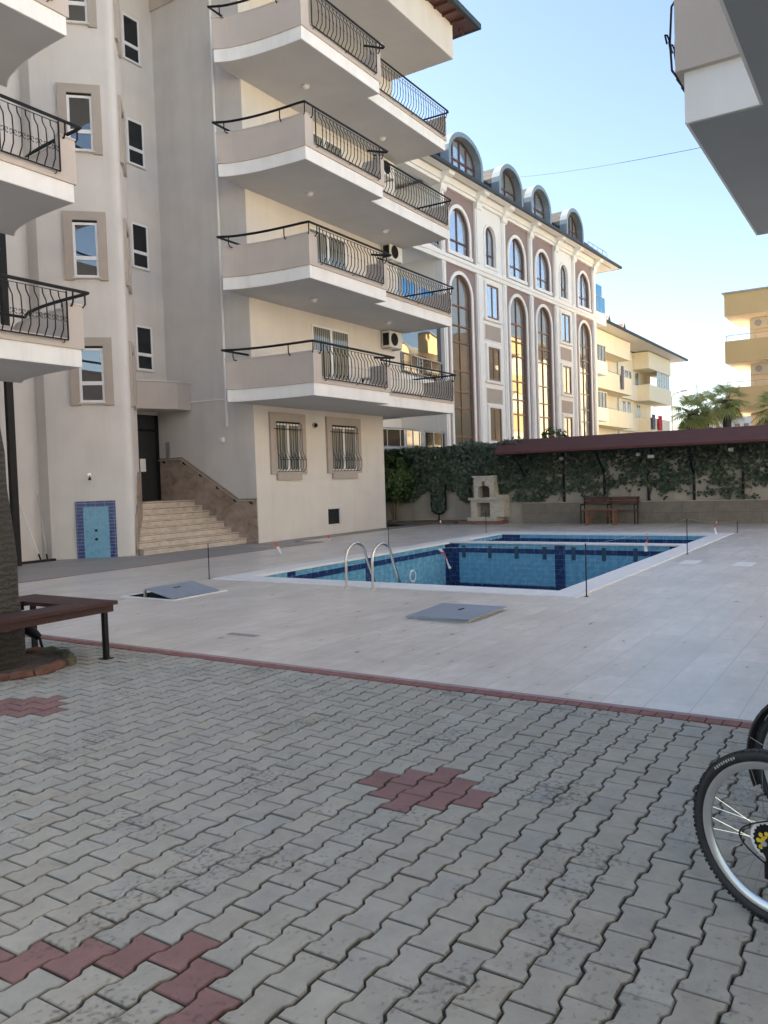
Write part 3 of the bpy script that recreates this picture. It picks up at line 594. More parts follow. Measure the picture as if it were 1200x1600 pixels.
def balcony(par,k,mirror=False,orn=False,top=False,base=None,dy=0,cut=None):
    z0=3.84+ST*k if base is None else base
    T=(lambda p:(25.76-p[0],p[1])) if mirror else (lambda p:p)
    T3=(lambda p:(25.76-p[0],p[1],p[2])) if mirror else (lambda p:tuple(p))
    def fix(mb): mb.v=[T3(v) for v in mb.v]; return mb
    poly=[(16.9,15.06)]+curve+[(19.88,12.47),(19.88,12.87),(24.57,12.87),(24.57,15.06)]
    fz=.32
    ob=mk('balcony',fix(MB().prism(poly,z0,z0+fz)),'fascia',par)
    ins=[(16.95,15.03)]+[(x+.02,y-.0) for x,y in curve[:-1]]+[(16.33,12.49),(19.86,12.49),(19.86,12.89),(24.55,12.89),(24.55,15.03)]
    mk('soffit',fix(MB().prism(ins,z0-.006,z0-.0005)),'soffit',ob)
    oc=off(curve,-.04)            # outward offset of the curved side
    e=.04; zt=z0+1.10; zl=z0+.46; th=.11; w=MB(); yA=12.47-e; yB=12.87-e
    side=[(16.62,15.0-.0)]+[ (15.85-e,15.0)]+oc[1:-1]+[(16.31-e,yA)]
    pathwall(w,side[1:],th,z0+fz+.0,zt)
    w.box(15.85,16.88,14.93,15.035,z0+fz,zt)
    w.box(16.31-e+th-.004,16.60,yA,yA+th,z0+fz,zt)
    w.box(16.60,19.66,yA,yA+th,z0+fz,zl); w.box(19.66,19.88+e,yA,yA+th,z0+fz,zt); w.box(19.88+e-th,19.88+e,yA+th,yB+.25,z0+fz,zt)
    w.box(19.88+e,24.46,yB,yB+th,z0+fz,zl-.02); w.box(24.46,24.57+e,yB,yB+th,z0+fz,zt); w.box(24.57+e-th,24.57+e,yB+th,15.04,z0+fz,zt)
    mk('parapet',fix(w),'beige',ob)
    c=MB(); g=.02
    cp=[(15.85-e-g,15.0)]+off(curve,-.04-g)[1:-1]+[(16.31-e-g,yA-g)]
    pathwall(c,cp,th+2*g,zt,zt+.022); c.box(16.31-e+th-g+.035,16.62,yA-g,yA+th+g,zt,zt+.022)
    c.box(16.60,19.66,yA-g,yA+th+g,zl,zl+.02); c.box(19.64,19.88+e+g,yA-g,yA+th+g,zt,zt+.022); c.box(19.88+e-th,19.88+e+g,yA+th+g,yB+.25,zt,zt+.022)
    c.box(19.88+e+g,24.46,yB-g,yB+th+g,zl-.02,zl); c.box(24.44,24.57+e+g,yB-g,yB+th+g,zt,zt+.022); c.box(24.57+e-th-g,24.57+e+g,yB+th+g,15.04,zt,zt+.022)
    mk('coping_stone',fix(c),'sill',ob)
    r=MB()
    def panel(s0,s1,y,zb,zt2,sp=.155):
        n=int((s1-s0)/sp); 
        yy=y-.055
        r.tube([(s0,yy,zb),(s0,yy,zt2)],.016,4); r.tube([(s1,yy,zb),(s1,yy,zt2)],.016,4); r.tube([(s0,yy,zb),(s1,yy,zb)],.016,4); r.tube([(s0,yy,zt2-.03),(s1,yy,zt2-.03)],.008,4)
        H=zt2-zb
        for i in range(1,n):
            s=s0+(s1-s0)*i/n
            r.tube([(s,yy+.01,zt2-.03),(s,yy,zb+.86*H),(s,yy-.085,zb+.70*H),(s,yy-.10,zb+.42*H),(s,yy-.09,zb+.18*H),(s,yy-.03,zb+.07*H),(s,yy,zb)],.0105,4,cap=False)
            zc=zb+.42*H; a=.035
            if orn:
                for sg in (-1,1):
                    r.tube([(s,yy-.10,zc-.02),(s+sg*.03,yy-.10,zc+.015),(s+sg*.055,yy-.10,zc+.01),(s+sg*.06,yy-.10,zc-.012),(s+sg*.045,yy-.10,zc-.02)],.006,4)
                    r.tube([(s,yy-.10,zc),(s+sg*.03,yy-.10,zc-.06),(s+sg*.055,yy-.10,zc-.075),(s+sg*.06,yy-.10,zc-.05)],.0055,4)
            else:
                r.tube([(s-a,yy-.10,zc+.012),(s+a,yy-.10,zc+.012)],.008,3); r.tube([(s-a*.5,yy-.10,zc-.03),(s+a*.5,yy-.10,zc-.03)],.006,3)
        for i in (0,n//2,n-1):
            s=s0+(s1-s0)*(i+.5)/n; r.tube([(s,yy,zb),(s,yy,zb-.05),(s,y+.02,zb-.05)],.009,4)
    panel(16.64,19.62,yA,z0+.44,z0+1.30); panel(19.98,24.40,yB,z0+.42,z0+1.26)
    mk('railing',fix(r),'iron',ob)
    h=MB(); zr=z0+1.335; ro=off(curve,-.13)
    pA=[(16.75,15.02,zr)]+[(15.70,14.99,zr)]+[(x,y,zr) for x,y in ro[1:-1]]+[(16.20,12.36,zr),(20.02,12.36,zr),(20.06,12.42,zr),(19.62,12.78,zr)]
    h.tube(pA,.031,8); pB=[(19.95,12.76,zr-.03),(24.62,12.76,zr-.03),(24.72,12.80,zr-.03),(24.72,12.9,zr-.03),(24.66,15.0,zr-.03)]; h.tube(pB,.028,8)
    for (x,y,ix,iy) in ((15.80,14.7,.13,.0),(16.18,13.15,.12,0),(16.24,12.40,.1,.14),(16.52,12.36,0,.14),(19.78,12.36,0,.14),(24.52,12.76,0,.12),(24.70,13.6,-.12,0)):
        h.tube([(x,y,zr),(x,y,zr-.2),(x+ix*.3,y+iy*.3,zr-.27),(x+ix,y+iy,zr-.27)],.016,6)
    mk('handrail',fix(h),'iron',ob,True)
    return ob
for k in range(4): balcony(main,k); 
for k in range(4): balcony(main,k,True,orn=True)
# top floor terrace and roof
for mx in (0,1):
    T=(lambda v:(25.76-v[0],v[1],v[2])) if mx else (lambda v:v)
    b=MB().prism([(16.9,15.06),(15.95,15.0),(16.2,13.95),(16.31,12.5),(24.62,12.5),(24.62,15.06)],15.6,16.72); b.v=[T(v) for v in b.v]; tp=bpart('top_terrace',b,'cream')
    b=MB().box(16.95,24.58,12.53,15.03,15.594,15.6); b.v=[T(v) for v in b.v]; mk('soffit',b,'soffit',tp)
    b=MB().box(15.3,25.35,11.95,27.5,16.74,16.80); b.v=[T(v) for v in b.v]; rf=bpart('roof_eave',b,'eave')
    b=MB(); 
    for bx in [(15.5+i*.56,15.57+i*.56,11.99,15.5,16.66,16.739) for i in range(17)]+[(25.0,25.3,12.4+i*.56,12.47+i*.56,16.66,16.739) for i in range(12)]:
        b=MB().box(*bx); b.v=[T(v) for v in b.v]; mk('rafter',b,'eave',rf)
    b=MB(); b.box(15.2,25.45,11.83,11.95,16.72,16.90).box(25.35,25.45,11.95,27.5,16.72,16.90); b.v=[T(v) for v in b.v]; mk('gutter',b,plain('green_black_gutter_%d'%mx,(.03,.045,.045),.5),rf)
    b=MB(); b.add([(15.3,11.95,16.80),(25.35,11.95,16.80),(25.35,27.5,16.8),(15.3,27.5,16.8),(18.5,17,18.6),(21.5,17,18.6),(21.5,23,18.6),(18.5,23,18.6)],[(0,1,5,4),(1,2,6,5),(2,3,7,6),(3,0,4,7),(4,5,6,7)]); b.v=[T(v) for v in b.v]; bpart('roof',b,'tile')
bpart('roof',MB().box(10.5,15.25,16.4,27,17.5,17.7),'tile')
# steps
for i in range(8):
    z=.156*(i+1); y=15.45+.28*i
    b=MB(); b.box(13.22+.0*i,16.86,y,19.0 if i==7 else y+.5,z-.156,z-.03); s_=bpart('step',b,'marble'); mk('joint_shade_strip',MB().box(13.23,16.85,y-.003,y,z-.040,z-.030),'dark',s_); mk('tread',MB().box(13.20,16.86,y-.022,(18.9 if i==7 else y+.5),z-.029,z),'marble',s_)  # thin dark strip drawn as the shade line under each tread
# marble side cladding and handrail
zz=lambda y: 1.22 if y<15.68 else min(2.48,1.22+(y-15.68)*(1.26/2.19))
b=MB(); P_=[(15.03,-.02),(15.03,1.22),(15.68,1.22),(17.87,2.48),(18.88,2.48),(18.88,-.02)]
b.ext([(16.858,y,z) for y,z in P_],(.041,0,0)); cl=bpart('marble_cladding',b,'cladding')
mk('cap_strip',MB().tube([(16.87,y,z+.012) for y,z in ((15.02,1.22),(15.68,1.22),(17.87,2.48),(18.88,2.48))],.022,6),'cladding',cl)
hr=bpart('stair_handrail',MB().tube([(16.79,y,z-.035) for y,z in ((15.05,1.22),(15.66,1.22),(17.85,2.48),(18.8,2.48))],.018,8),'trim',smooth=True)
for y in (15.2,15.8,16.45,17.1,17.75,18.6): mk('bracket',MB().tube([(16.87,y,zz(y)-.12),(16.80,y,zz(y)-.10),(16.79,y,zz(y)-.05)],.022,8),'iron',hr,True)
b=MB(); pr=[(-.02,.0),(.05,.98),(.35,1.05),(.6,1.25),(.9,1.9),(1.15,2.05),(1.9,2.05),(1.9,.0)]
b.ext([F2(s,.004,z) for s,z in pr],(q2*.035,-q2*.035,0)); bpart('marble_cladding',b,'cladding')
# entrance
d_=bpart('entrance_door',MB().box(15.55,16.85,18.84,18.897,1.25,3.80),'door')
b=MB(); b.box(15.9,16.0,18.81,18.838,1.25,3.8).box(16.75,16.85,18.81,18.838,1.25,3.8).box(16.0,16.75,18.81,18.838,3.3,3.38); mk('door_frame',b,'iron',d_)
mk('notice',MB().box(16.12,16.33,18.832,18.838,2.12,2.5),'paper',d_)
b=MB(); b.prism([(16.9,17.45),(16.36,17.42),(15.0,18.0),(15.0,18.42),(16.9,18.42)],3.86,4.62); cn=bpart('entrance_canopy',b,'beige')
mk('cap',MB().prism([(16.9,17.41),(16.34,17.38),(14.97,17.96),(14.97,18.42),(16.9,18.42)],4.621,4.66),'sill',cn)
bpart('intercom_post',MB().box(16.82,16.86,18.35,18.50,2.5,2.98),'galv')
bpart('drainpipe',MB().tube([(16.86,16.02,3.3),(16.86,16.03,16.5)],.035,8).tube([(16.86,16.05,4.06),(16.86,17.42,4.09)],.018,6),'fascia',smooth=True)
bpart('dark_flue',MB().box(10.46,10.62,16.4,16.5,0,14),'iron')
bpart('drain_kerb',MB().box(10.55,11.7,16.72,16.82,-.05,.05),'iron')
bpart('plinth_edge',MB().fbox(F1,.0,1.84,0,.02,0,.03),'sill')
# separate small things fixed on the building
def onwall(name,label,cat,loc,build,group=None):
    t_=thing(name,label,cat,loc,group); build(t_); return t_
def ceil_lamp(x,y,z,label):
    t_=thing('ceiling_lamp',label,'ceiling lamp',(x,y,z),'round lamps under the balconies'); mk('base_ring',MB().cyl((x,y,z-.03),.125,.024,20),'soffit',t_,True); mk('globe',MB().tube([(x,y,z-.03),(x,y,z-.07),(x,y,z-.10)],[.095,.08,.03],18),'bulb',t_,True)
ordn=['under the lowest balcony but one','under the second balcony from the top','under the third balcony from the bottom']
for z,n in ((6.78,'second'),(9.72,'third'),(12.66,'fourth')):
    ceil_lamp(18.25,13.85,z,'small round lamp under the near half of the %s balcony up'%n); ceil_lamp(22.4,14.0,z,'small round lamp under the far half of the %s balcony up'%n)
ceil_lamp(22.35,13.95,15.59,'small round lamp on the ceiling under the top terrace')
def ac(x,z,label,y=15.04,rot=0,open_front=True):
    t_=thing('air_conditioner',label,'air conditioner',(x,y,z),'air conditioner units on the walls')
    bd=mk('casing',MB().box(x,x+.80,y-.36,y-.04,z,z+.55),'acw',t_)
    g=MB(); g.torus((x+.30,y-.366,z+.275),.21,.012,(0,1,0),26,5)
    for i in range(7):
        q=-.18+i*.06; hh=math.sqrt(max(.0,.205**2-q*q)); g.tube([(x+.30+q,y-.368,z+.275-hh),(x+.30+q,y-.368,z+.275+hh)],.004,3)
    mk('fan_grille',g,'iron',bd); mk('fan_opening',MB().cyl((x+.30,y-.363,z+.275),.2,.006,26,axis=(0,1,0)),'dark',bd)
    mk('side_vent',MB().box(x-.006,x-.001,y-.32,y-.08,z+.06,z+.48),'dark',bd)
    mk('bracket',MB().box(x+.06,x+.10,y-.38,y,z-.05,z-.004).box(x+.68,x+.72,y-.38,y,z-.05,z-.004),'galv',t_)
    return t_
ac(23.55,6.2,'weathered air conditioner on the wall above the lowest far balcony')
ac(23.75,9.22,'cream air conditioner with round fan above the second balcony from the bottom')
ac(23.4,12.0,'pale air conditioner under the ceiling above the third balcony from the bottom')
ac(22.6,14.6,'air conditioner behind the railing of the uppermost railed balcony')
t_=thing('wall_lamp','small white box lamp on the side wall above the stair rail','wall lamp',(16.9,16.24,2.94)); mk('back_box',MB().box(16.82,16.9,16.17,16.31,2.86,3.0),'pvc',t_); mk('diffuser',MB().cyl((16.78,16.24,2.93),.05,.04,14,axis=(1,0,0)),'bulb',t_,True)
t_=thing('wall_lamp','round dark lamp between the two barred windows','wall lamp',(19.6,15.04,3.37)); mk('back_plate',MB().cyl((19.6,14.98,3.37),.09,.06,18,axis=(0,1,0)),'galv',t_,True); mk('dome',MB().tube([(19.6,14.99,3.37),(19.6,14.94,3.37),(19.6,14.90,3.37)],[.07,.06,.02],16),'iron',t_,True)
sh=thing('outdoor_shower','narrow tiled shower panel, light blue framed in navy, on the tower wall','shower',F1(.82,0,0))
mk('tile_field',MB().fbox(F1,.52,1.10,.002,.028,0,1.22),'showt',sh)
mk('tile_border',MB().fbox(F1,.36,.52,.002,.032,0,1.36).fbox(F1,1.10,1.27,.002,.032,0,1.36).fbox(F1,.52,1.10,.002,.032,1.22,1.36),'showb',sh)
mk('tray',MB().fbox(F1,.54,1.08,.03,.10,0,.012),'showt',sh)
mk('tap',MB().tube([F1(.82,.02,.66),F1(.82,.09,.66)],.03,10).tube([F1(.82,.02,.45),F1(.82,.07,.45)],.035,10),'iron',sh,True)
t_=thing('shower_spout','small metal shower outlet high on the tower wall above the blue tiles','shower head',F1(.92,0,1.95)); mk('pipe',MB().tube([F1(.92,0,1.98),F1(.92,.1,1.98),F1(.90,.13,1.92)],.016,8),'steel',t_,True); mk('nozzle',MB().tube([F1(.90,.13,1.93),F1(.90,.15,1.87)],[.02,.04],12),'iron',t_,True); mk('wall_flange',MB().cyl(F1(.92,0,1.98),.045,.01,14,axis=(-1,-1,0)),'steel',t_)
for a,c,l,sx in (((10.95,17.1,1.75),(11.5,17.0,0),'white pool pole leaning to the left in the wall recess','a'),((11.62,17.2,1.55),(11.68,17.02,0),'shorter upright grey pole standing against the recess wall','b')):
    t_=thing('pool_pole',l,'pole',c); mk('shaft',MB().tube([a,c],.014,8),'pvc' if sx=='a' else 'galv',t_,True); mk('end_grip',MB().tube([Vector(c).lerp(Vector(a),.0),Vector(c).lerp(Vector(a),.1)],.02,8),'iron' ,t_,True)
# items standing on the balconies
t_=thing('plastic_chair','brown backed chair standing on the lowest near balcony','chair',(17.3,13.5,4.16))
mk('seat',MB().box(17.1,17.5,13.3,13.7,4.58,4.62),'wood2',t_); mk('backrest',MB().box(17.1,17.5,13.68,13.72,4.75,5.1),'wood2',t_)
for x in (17.12,17.45):
    for y in (13.32,13.67): mk('leg',MB().box(x,x+.03,y,y+.03,4.16,4.58 if y<13.5 else 4.75),'pvc',t_)
t_=thing('balcony_table','low table draped in pale cloth on the lowest far balcony','table',(22.3,13.9,4.16))
mk('tabletop',MB().box(21.2,23.6,13.5,14.4,4.86,4.9),'acw',t_); mk('cloth',MB().box(21.18,23.62,13.46,13.49,4.45,4.9),'acw',t_)
for x in (21.25,23.5):
    for y in (13.55,14.3): mk('leg',MB().box(x,x+.04,y,y+.04,4.16,4.86),'iron',t_)
# the balcony that hangs over the camera's right: the next block of the estate
nb=thing('neighbour_building','shaded beige balcony corner jutting in overhead at the upper right','apartment building',(5.54,-1.5,0))
zb=3.84
b=MB(); b.prism([(1.2,-2.0),(1.2,.72),(5.54,.72),(5.54,1.16),(8.57,1.16),(8.57,-2.0)],zb,zb+.32); nbb=mk('balcony',b,'fascia',nb)
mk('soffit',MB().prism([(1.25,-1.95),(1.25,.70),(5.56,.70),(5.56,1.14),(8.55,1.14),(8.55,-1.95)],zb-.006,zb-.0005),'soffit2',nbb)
b=MB(); e=.045; b.box(1.2,5.54-e,.72+e-.11,.72+e,zb+.32,zb+1.1); b.box(5.54-e,5.54-e+.11,.61,1.16+e,zb+.32,zb+1.1); b.box(5.54-e+.11,5.85,1.16+e-.11,1.16+e,zb+.32,zb+1.1); b.box(5.85,8.3,1.16+e-.11,1.16+e,zb+.32,zb+.46); b.box(8.3,8.57+e,1.16+e-.11,1.16+e,zb+.32,zb+1.1); b.box(8.57+e-.11,8.57+e,-2.0,1.16+e-.11,zb+.32,zb+1.1)
mk('parapet',b,'beige',nbb)
r=MB(); yy=1.16+e+.055
for s in (5.9,8.25): r.tube([(s,yy,zb+.44),(s,yy,zb+1.3)],.014,5)
r.tube([(5.9,yy,zb+.44),(8.25,yy,zb+.44)],.014,5); r.tube([(5.9,yy,zb+1.27),(8.25,yy,zb+1.27)],.009,5)
for i in range(1,15):
    s=5.9+2.35*i/15; r.tube([(s,yy,zb+1.27),(s,yy,zb+1.15),(s,yy+.085,zb+1.04),(s,yy+.10,zb+.8),(s,yy+.09,zb+.6),(s,yy+.03,zb+.5),(s,yy,zb+.44)],.0085,5)
    zc=zb+.82
    for sg in (-1,1): r.tube([(s,yy+.10,zc-.02),(s+sg*.03,yy+.11,zc+.015),(s+sg*.055,yy+.12,zc+.01),(s+sg*.045,yy+.11,zc-.05)],.007,4)
mk('railing',r,'iron',nbb)
mk('handrail',MB().tube([(5.6,1.33,zb+1.335),(8.6,1.33,zb+1.335)],.024,8).tube([(5.75,1.33,zb+1.3),(5.75,1.33,zb+1.1),(5.75,1.26,zb+1.06),(5.75,1.2,zb+1.06)],.012,6),'iron',nbb,True)
mk('wall',MB().box(-4,8.3,-12,-1.9,-.1,13).box(1.3,8.3,-1.9,-1.0,6.8,13),'wall',nb)
for k in (1,2): 
    z=zb+ST*k; mk('upper_balcony',MB().prism([(1.2,-2.0),(1.2,.72),(5.54,.72),(5.54,1.16),(8.57,1.16),(8.57,-2.0)],z,z+1.1),'fascia',nb)
# ---------------------------------------------------------------- garden wall, ivy, shelter, barbecue
gw=thing('garden_wall','long plastered boundary wall behind the pool, mostly hidden by ivy','wall',(26.3,9,0))
mk('wall',MB().box(26.15,26.5,-16,17.6,-.1,2.62),'gardenwall',gw); mk('coping',MB().box(26.1,26.55,-16,17.6,2.62,2.70),'sill',gw)
mk('stone_facing',MB().box(25.98,26.15,-16,11.0,-.02,.68),'blank',gw); mk('facing_cap',MB().box(25.95,26.15,-16,11.02,.68,.71),'gardenwall',gw)
b=MB()
for y in (9.57,8.19,6.78,5.4,4.0,2.6,1.2,-.2): b.box(26.08,26.149,y-.035,y+.035,.71,2.6)
mk('wall_post',b,'iron',gw)
b=MB(); b.prism([(25.0,15.6),(25.2,13.3),(26.1,13.3),(26.1,17.5),(24.9,17.5)],0,.10); k_=tag(mk('planting_bed',b,'soil'),'low raised soil bed between the ivy wall and the block','planter')
b=MB(); b.tube([(24.9,17.4,.1),(24.98,15.6,.1),(25.18,13.25,.1),(26.1,13.22,.1)],.05,6); mk('edging',b,'bbqred',k_) if False else None
def leaf(vs,fs,p,nrm,size,rnd,pts=5):
    n=Vector(nrm).normalized(); u=n.orthogonal().normalized(); a=rnd.random()*2*PI; u=(Matrix.Rotation(a,3,n)@u); v=n.cross(u); o=len(vs)
    vs+=[p-v*size*.5,p+u*size*.5-v*size*.1,p+u*size*.28+v*size*.35,p+v*size*.62+n*size*.1,p-u*size*.28+v*size*.35,p-u*size*.5-v*size*.1]
    fs.append((o,o+1,o+2,o+3,o+4,o+5))
from mathutils import noise
def ivyreg(mb,y0,y1,n,rnd,dens,zt=2.85,thick=.30,size=(.07,.13)):
    c=0;tries=0
    while c<n and tries<n*12:
        tries+=1; y=y0+(y1-y0)*rnd.random(); z=.5+(zt-.5)*rnd.random()
        if rnd.random()>dens(y,z): continue
        t=thick(y,z) if callable(thick) else thick
        p=Vector((26.13-rnd.random()**1.3*t,y,z)); nrm=Vector((-1,rnd.gauss(0,.55),rnd.gauss(.35,.55)))
        leaf(mb.v,mb.f,p,nrm,size[0]+(size[1]-size[0])*rnd.random(),rnd); c+=1
rnd=random.Random(21)
def densR(y,z):
    nz=noise.noise(Vector((y*1.1,z*1.5,3.1)))+.5*noise.noise(Vector((y*3.1,z*3.4,9.1)))
    low=.95+.35*noise.noise(Vector((y*.9,7,0)))
    if z<.72 : return 0
    base=(z-low)/(1.55)+.12
    if 1.2<z<1.35 or abs(z-1.0-.12*math.sin(y*2.2))<.07: base+=.25
    return max(0,min(1,(base+nz*.95)*1.3))**1.6
def densL(y,z):
    edge=1.0+.25*math.sin(y*2.3)+.3*noise.noise(Vector((y*1.7,1,0)))
    if y>15.4: edge=.75
    if 12.1<y<13.0: edge=1.55
    e=(z-edge)/.22; 
    return max(0,min(1,e))*(.75+.5*noise.noise(Vector((y*2,z*2,0))))
b=MB(); ivyreg(b,-9,11.0,15500,rnd,densR,2.62,.14,(.07,.12)); 
def thL(y,z): return .18+.38*max(0,z-1.2)/1.4+.12*noise.noise(Vector((y*2.4,z*2.4,5)))
ivyreg(b,11.0,17.3,12500,rnd,densL,2.78,thL,(.07,.13))
# runners hanging by the barbecue and along the top edge
for i in range(1500):
    y=10.9+6.3*rnd.random(); p=Vector((26.45-rnd.random()*.85,y,2.62+.16*rnd.random()*(1+.6*math.sin(y*3))+ (.12 if y<13.2 else 0)*rnd.random())); leaf(b.v,b.f,p,(rnd.gauss(-.5,.5),rnd.gauss(0,.5),1),.07+.05*rnd.random(),rnd)
for i in range(900):
    y=10.6+1.5*rnd.random(); z=.75+.9*rnd.random(); 
    if noise.noise(Vector((y*3,z*3,2)))<-.02+(.9-z)*.6: continue
    leaf(b.v,b.f,Vector((26.1-rnd.random()*.1,y,z)),(-1,rnd.gauss(0,.5),rnd.gauss(.3,.4)),.07+.05*rnd.random(),rnd)
iv=mk('ivy',b,'ivy'); tag(iv,'dense dark ivy draped over the boundary wall behind the pool','ivy',None,'stuff')
b=MB(); rnd=random.Random(8)
for i in range(46):
    y=-6+22.5*rnd.random(); z=.72+.2*rnd.random(); pts=[]
    for k in range(8): pts.append((26.12-.01*rnd.random(),y,z)); y+=rnd.gauss(0,.13); z+=.22
    b.tube(pts,.009,4)
b.v=[v for v in b.v]; mk('ivy_stem',b,'twig',iv)
def shrub(name,label,cx,cy,z0,z1,rx,ry,n,mat,seed,stems=5,size=(.06,.12),core=.0,group=None):
    rnd=random.Random(seed); t_=thing(name,label,'shrub',(cx,cy,z0 if z0<.5 else 0),group); b=MB(); cz=(z0+z1)/2; rz=(z1-z0)/2
    for i in range(n):
        while 1:
            d=Vector((rnd.uniform(-1,1),rnd.uniform(-1,1),rnd.uniform(-1,1)))
            if d.length<1 and noise.noise(d*2.3+Vector((seed,0,0)))+.35>rnd.random()*.6*(1-d.length*.2): break
        d=d.normalized()*d.length**.45; bump=1+.22*noise.noise(d*3+Vector((seed,0,0)))
        p=Vector((cx+d.x*rx*bump,cy+d.y*ry*bump,cz+d.z*rz*bump)); leaf(b.v,b.f,p,d+Vector((rnd.gauss(0,.5),rnd.gauss(0,.5),rnd.gauss(.3,.5))),rnd.uniform(*size),rnd)
    mk('foliage',b,mat,t_); s_=MB()
    for i in range(stems):
        a=2*PI*i/stems; g0=Vector((cx+.06*math.cos(a),cy+.06*math.sin(a),0 if z0>.2 else z0)); 
        s_.tube([g0,g0+Vector((.1*math.cos(a),.1*math.sin(a),(cz-g0.z)*.5)),Vector((cx+rx*.5*math.cos(a),cy+ry*.5*math.sin(a),cz))],[.03,.022,.012],6)
    mk('stem',s_,'twig',t_); return t_
shrub('wall_shrub','tall dark green shrub with pale bare stems beside the block corner',25.35,15.85,.75,2.72,.62,.75,4200,'bush',5,7,(.07,.13))
shrub('small_tree','thin leafy shrub showing above the maroon roof',36.0,13.6,2.2,3.9,.7,.7,500,'bush',9,4,(.10,.2))
# arch shaped wire planter frame on the wall
t_=thing('wall_trellis','narrow dark U shaped trellis full of ivy standing left of the barbecue','trellis',(25.95,14.2,0))
b=MB(); pts=[(25.95,14.6,1.45),(25.95,14.6,.62)]+[(25.95,14.3+.3*math.cos(a),.60-.26*math.sin(a)) for a in [PI*i/8 for i in range(1,8)]]+[(25.95,14.0,.62),(25.95,14.0,1.45)]
b.tube(pts,.035,6).tube([(25.95,14.3,.34),(25.95,14.3,0)],.03,6); mk('frame',b,'iron',t_,True)
b=MB(); rnd=random.Random(2)
for i in range(420): leaf(b.v,b.f,Vector((25.95+rnd.gauss(0,.05),14.3+rnd.uniform(-.27,.27),rnd.uniform(.42,1.5))),(-1,rnd.gauss(0,.5),rnd.gauss(0,.5)),.08,rnd)
mk('foliage',b,'ivy',t_)
# lean-to shelter
sr=thing('lean_to_roof','long maroon sheet metal lean-to roof over the ivy wall','shelter roof',(25.4,3,2.4))
YL=11.35
b=MB(); b.add([(24.5,YL,2.43),(24.5,-16,2.43),(26.3,-16,2.90),(26.3,11.95,2.90),(24.5,YL,2.36),(24.5,-16,2.36),(26.3,-16,2.84),(26.3,11.95,2.84)],[(0,1,2,3),(7,6,5,4),(0,4,5,1),(0,3,7,4),(2,6,7,3),(1,5,6,2)]); mk('roof_sheet',b,'roofred',sr)
b=MB()
for y in (10.8,8.05,5.3,2.55,-.2,-3):
    b.tube([(24.6,y-.05,2.38),(26.05,y+.12,1.60)],.03,6); b.tube([(24.55,y,2.37),(26.3,y,2.82)],.03,5)
b.tube([(24.55,YL-.05,2.34),(24.55,-16,2.34)],.03,5)
mk('strut',b,'iron',sr)
for i,(y,z,w) in enumerate(((9.44,2.16,.12),(6.94,2.18,.12),(6.55,2.1,.2),(4.24,2.2,.14))):
    t_=thing('floodlight',['small grey floodlight under the roof above the left end of the bench','small dark floodlight under the roof right of the bench','larger pale floodlight under the roof, right beside a small dark one','grey floodlight under the roof far right of the bench'][i],'floodlight',(25.6,y,z),'floodlights under the maroon roof')
    mk('housing',MB().box(25.55,25.64,y-w/2,y+w/2,z-.05,z+.05),'galv',t_); mk('lens',MB().box(25.54,25.549,y-w/2+.012,y+w/2-.012,z-.04,z+.04),'bulb' if i==2 else 'galv',t_); mk('bracket',MB().box(25.58,25.6,y-.02,y+.02,z+.05,z+.45),'iron',t_)
# barbecue
bb=thing('stone_barbecue','pale stone garden barbecue with arched upper firebox against the ivy','barbecue',(25.8,12.4,0))
mk('base_step',MB().box(25.3,26.1,11.62,13.18,0,.11),'bbqred',bb); mk('plinth',MB().box(25.48,26.1,11.78,12.92,.11,.24),'bbq',bb)
b=MB(); b.box(25.6,26.1,12.60,12.82,.24,.84).box(25.6,26.1,11.93,12.08,.24,.84).box(25.95,26.1,12.08,12.6,.24,.84).box(25.6,25.95,12.08,12.60,.74,.84).box(25.6,26.1,11.56,11.93,.24,.84); mk('lower_body',b,'bbq',bb)
mk('wood_store',MB().box(25.93,25.949,12.081,12.599,.24,.739),'blank',bb)
mk('shelf',MB().box(25.48,26.1,11.54,12.86,.84,.92),'bbq',bb)
b=MB(); yc=12.31; hw=.22; z0=.92; outer=[];inner=[]
for i in range(13):
    a=PI*i/12; inner.append((25.62,yc-hw*math.cos(a),1.22+.12*math.sin(a)))
inner=[(25.62,yc-hw,z0)]+inner+[(25.62,yc+hw,z0)]
for (x,y,z) in inner:
    oy=yc-.38 if y<yc-.12 else yc+.38 if y>yc+.12 else yc+(y-yc)*.38/.12; oz=z if z<1.2 else 1.62
    outer.append((x,oy,oz))
outer[1]=(25.62,yc-.38,1.22); outer[-2]=(25.62,yc+.38,1.22)
b.ring(outer,inner,(.10,0,0)); b.box(25.72,26.1,yc-.38,yc-hw-.0,z0,1.62).box(25.72,26.1,yc+hw,yc+.38,z0,1.62).box(25.72,26.1,yc-hw,yc+hw,1.36,1.62); b.box(25.75,26.1,11.56,yc-.381,.92,1.0)
mk('upper_body',b,'bbq',bb); mk('firebox_lining',MB().box(26.0,26.05,yc-hw,yc+hw,z0,1.36),'soot',bb)
mk('keystone',MB().prism([(25.59,yc-.05),(25.619,yc-.05),(25.619,yc+.05),(25.59,yc+.05)],1.33,1.48),'bbqred',bb); mk('cap_slab',MB().box(25.58,26.1,yc-.42,yc+.42,1.62,1.68),'bbq',bb)
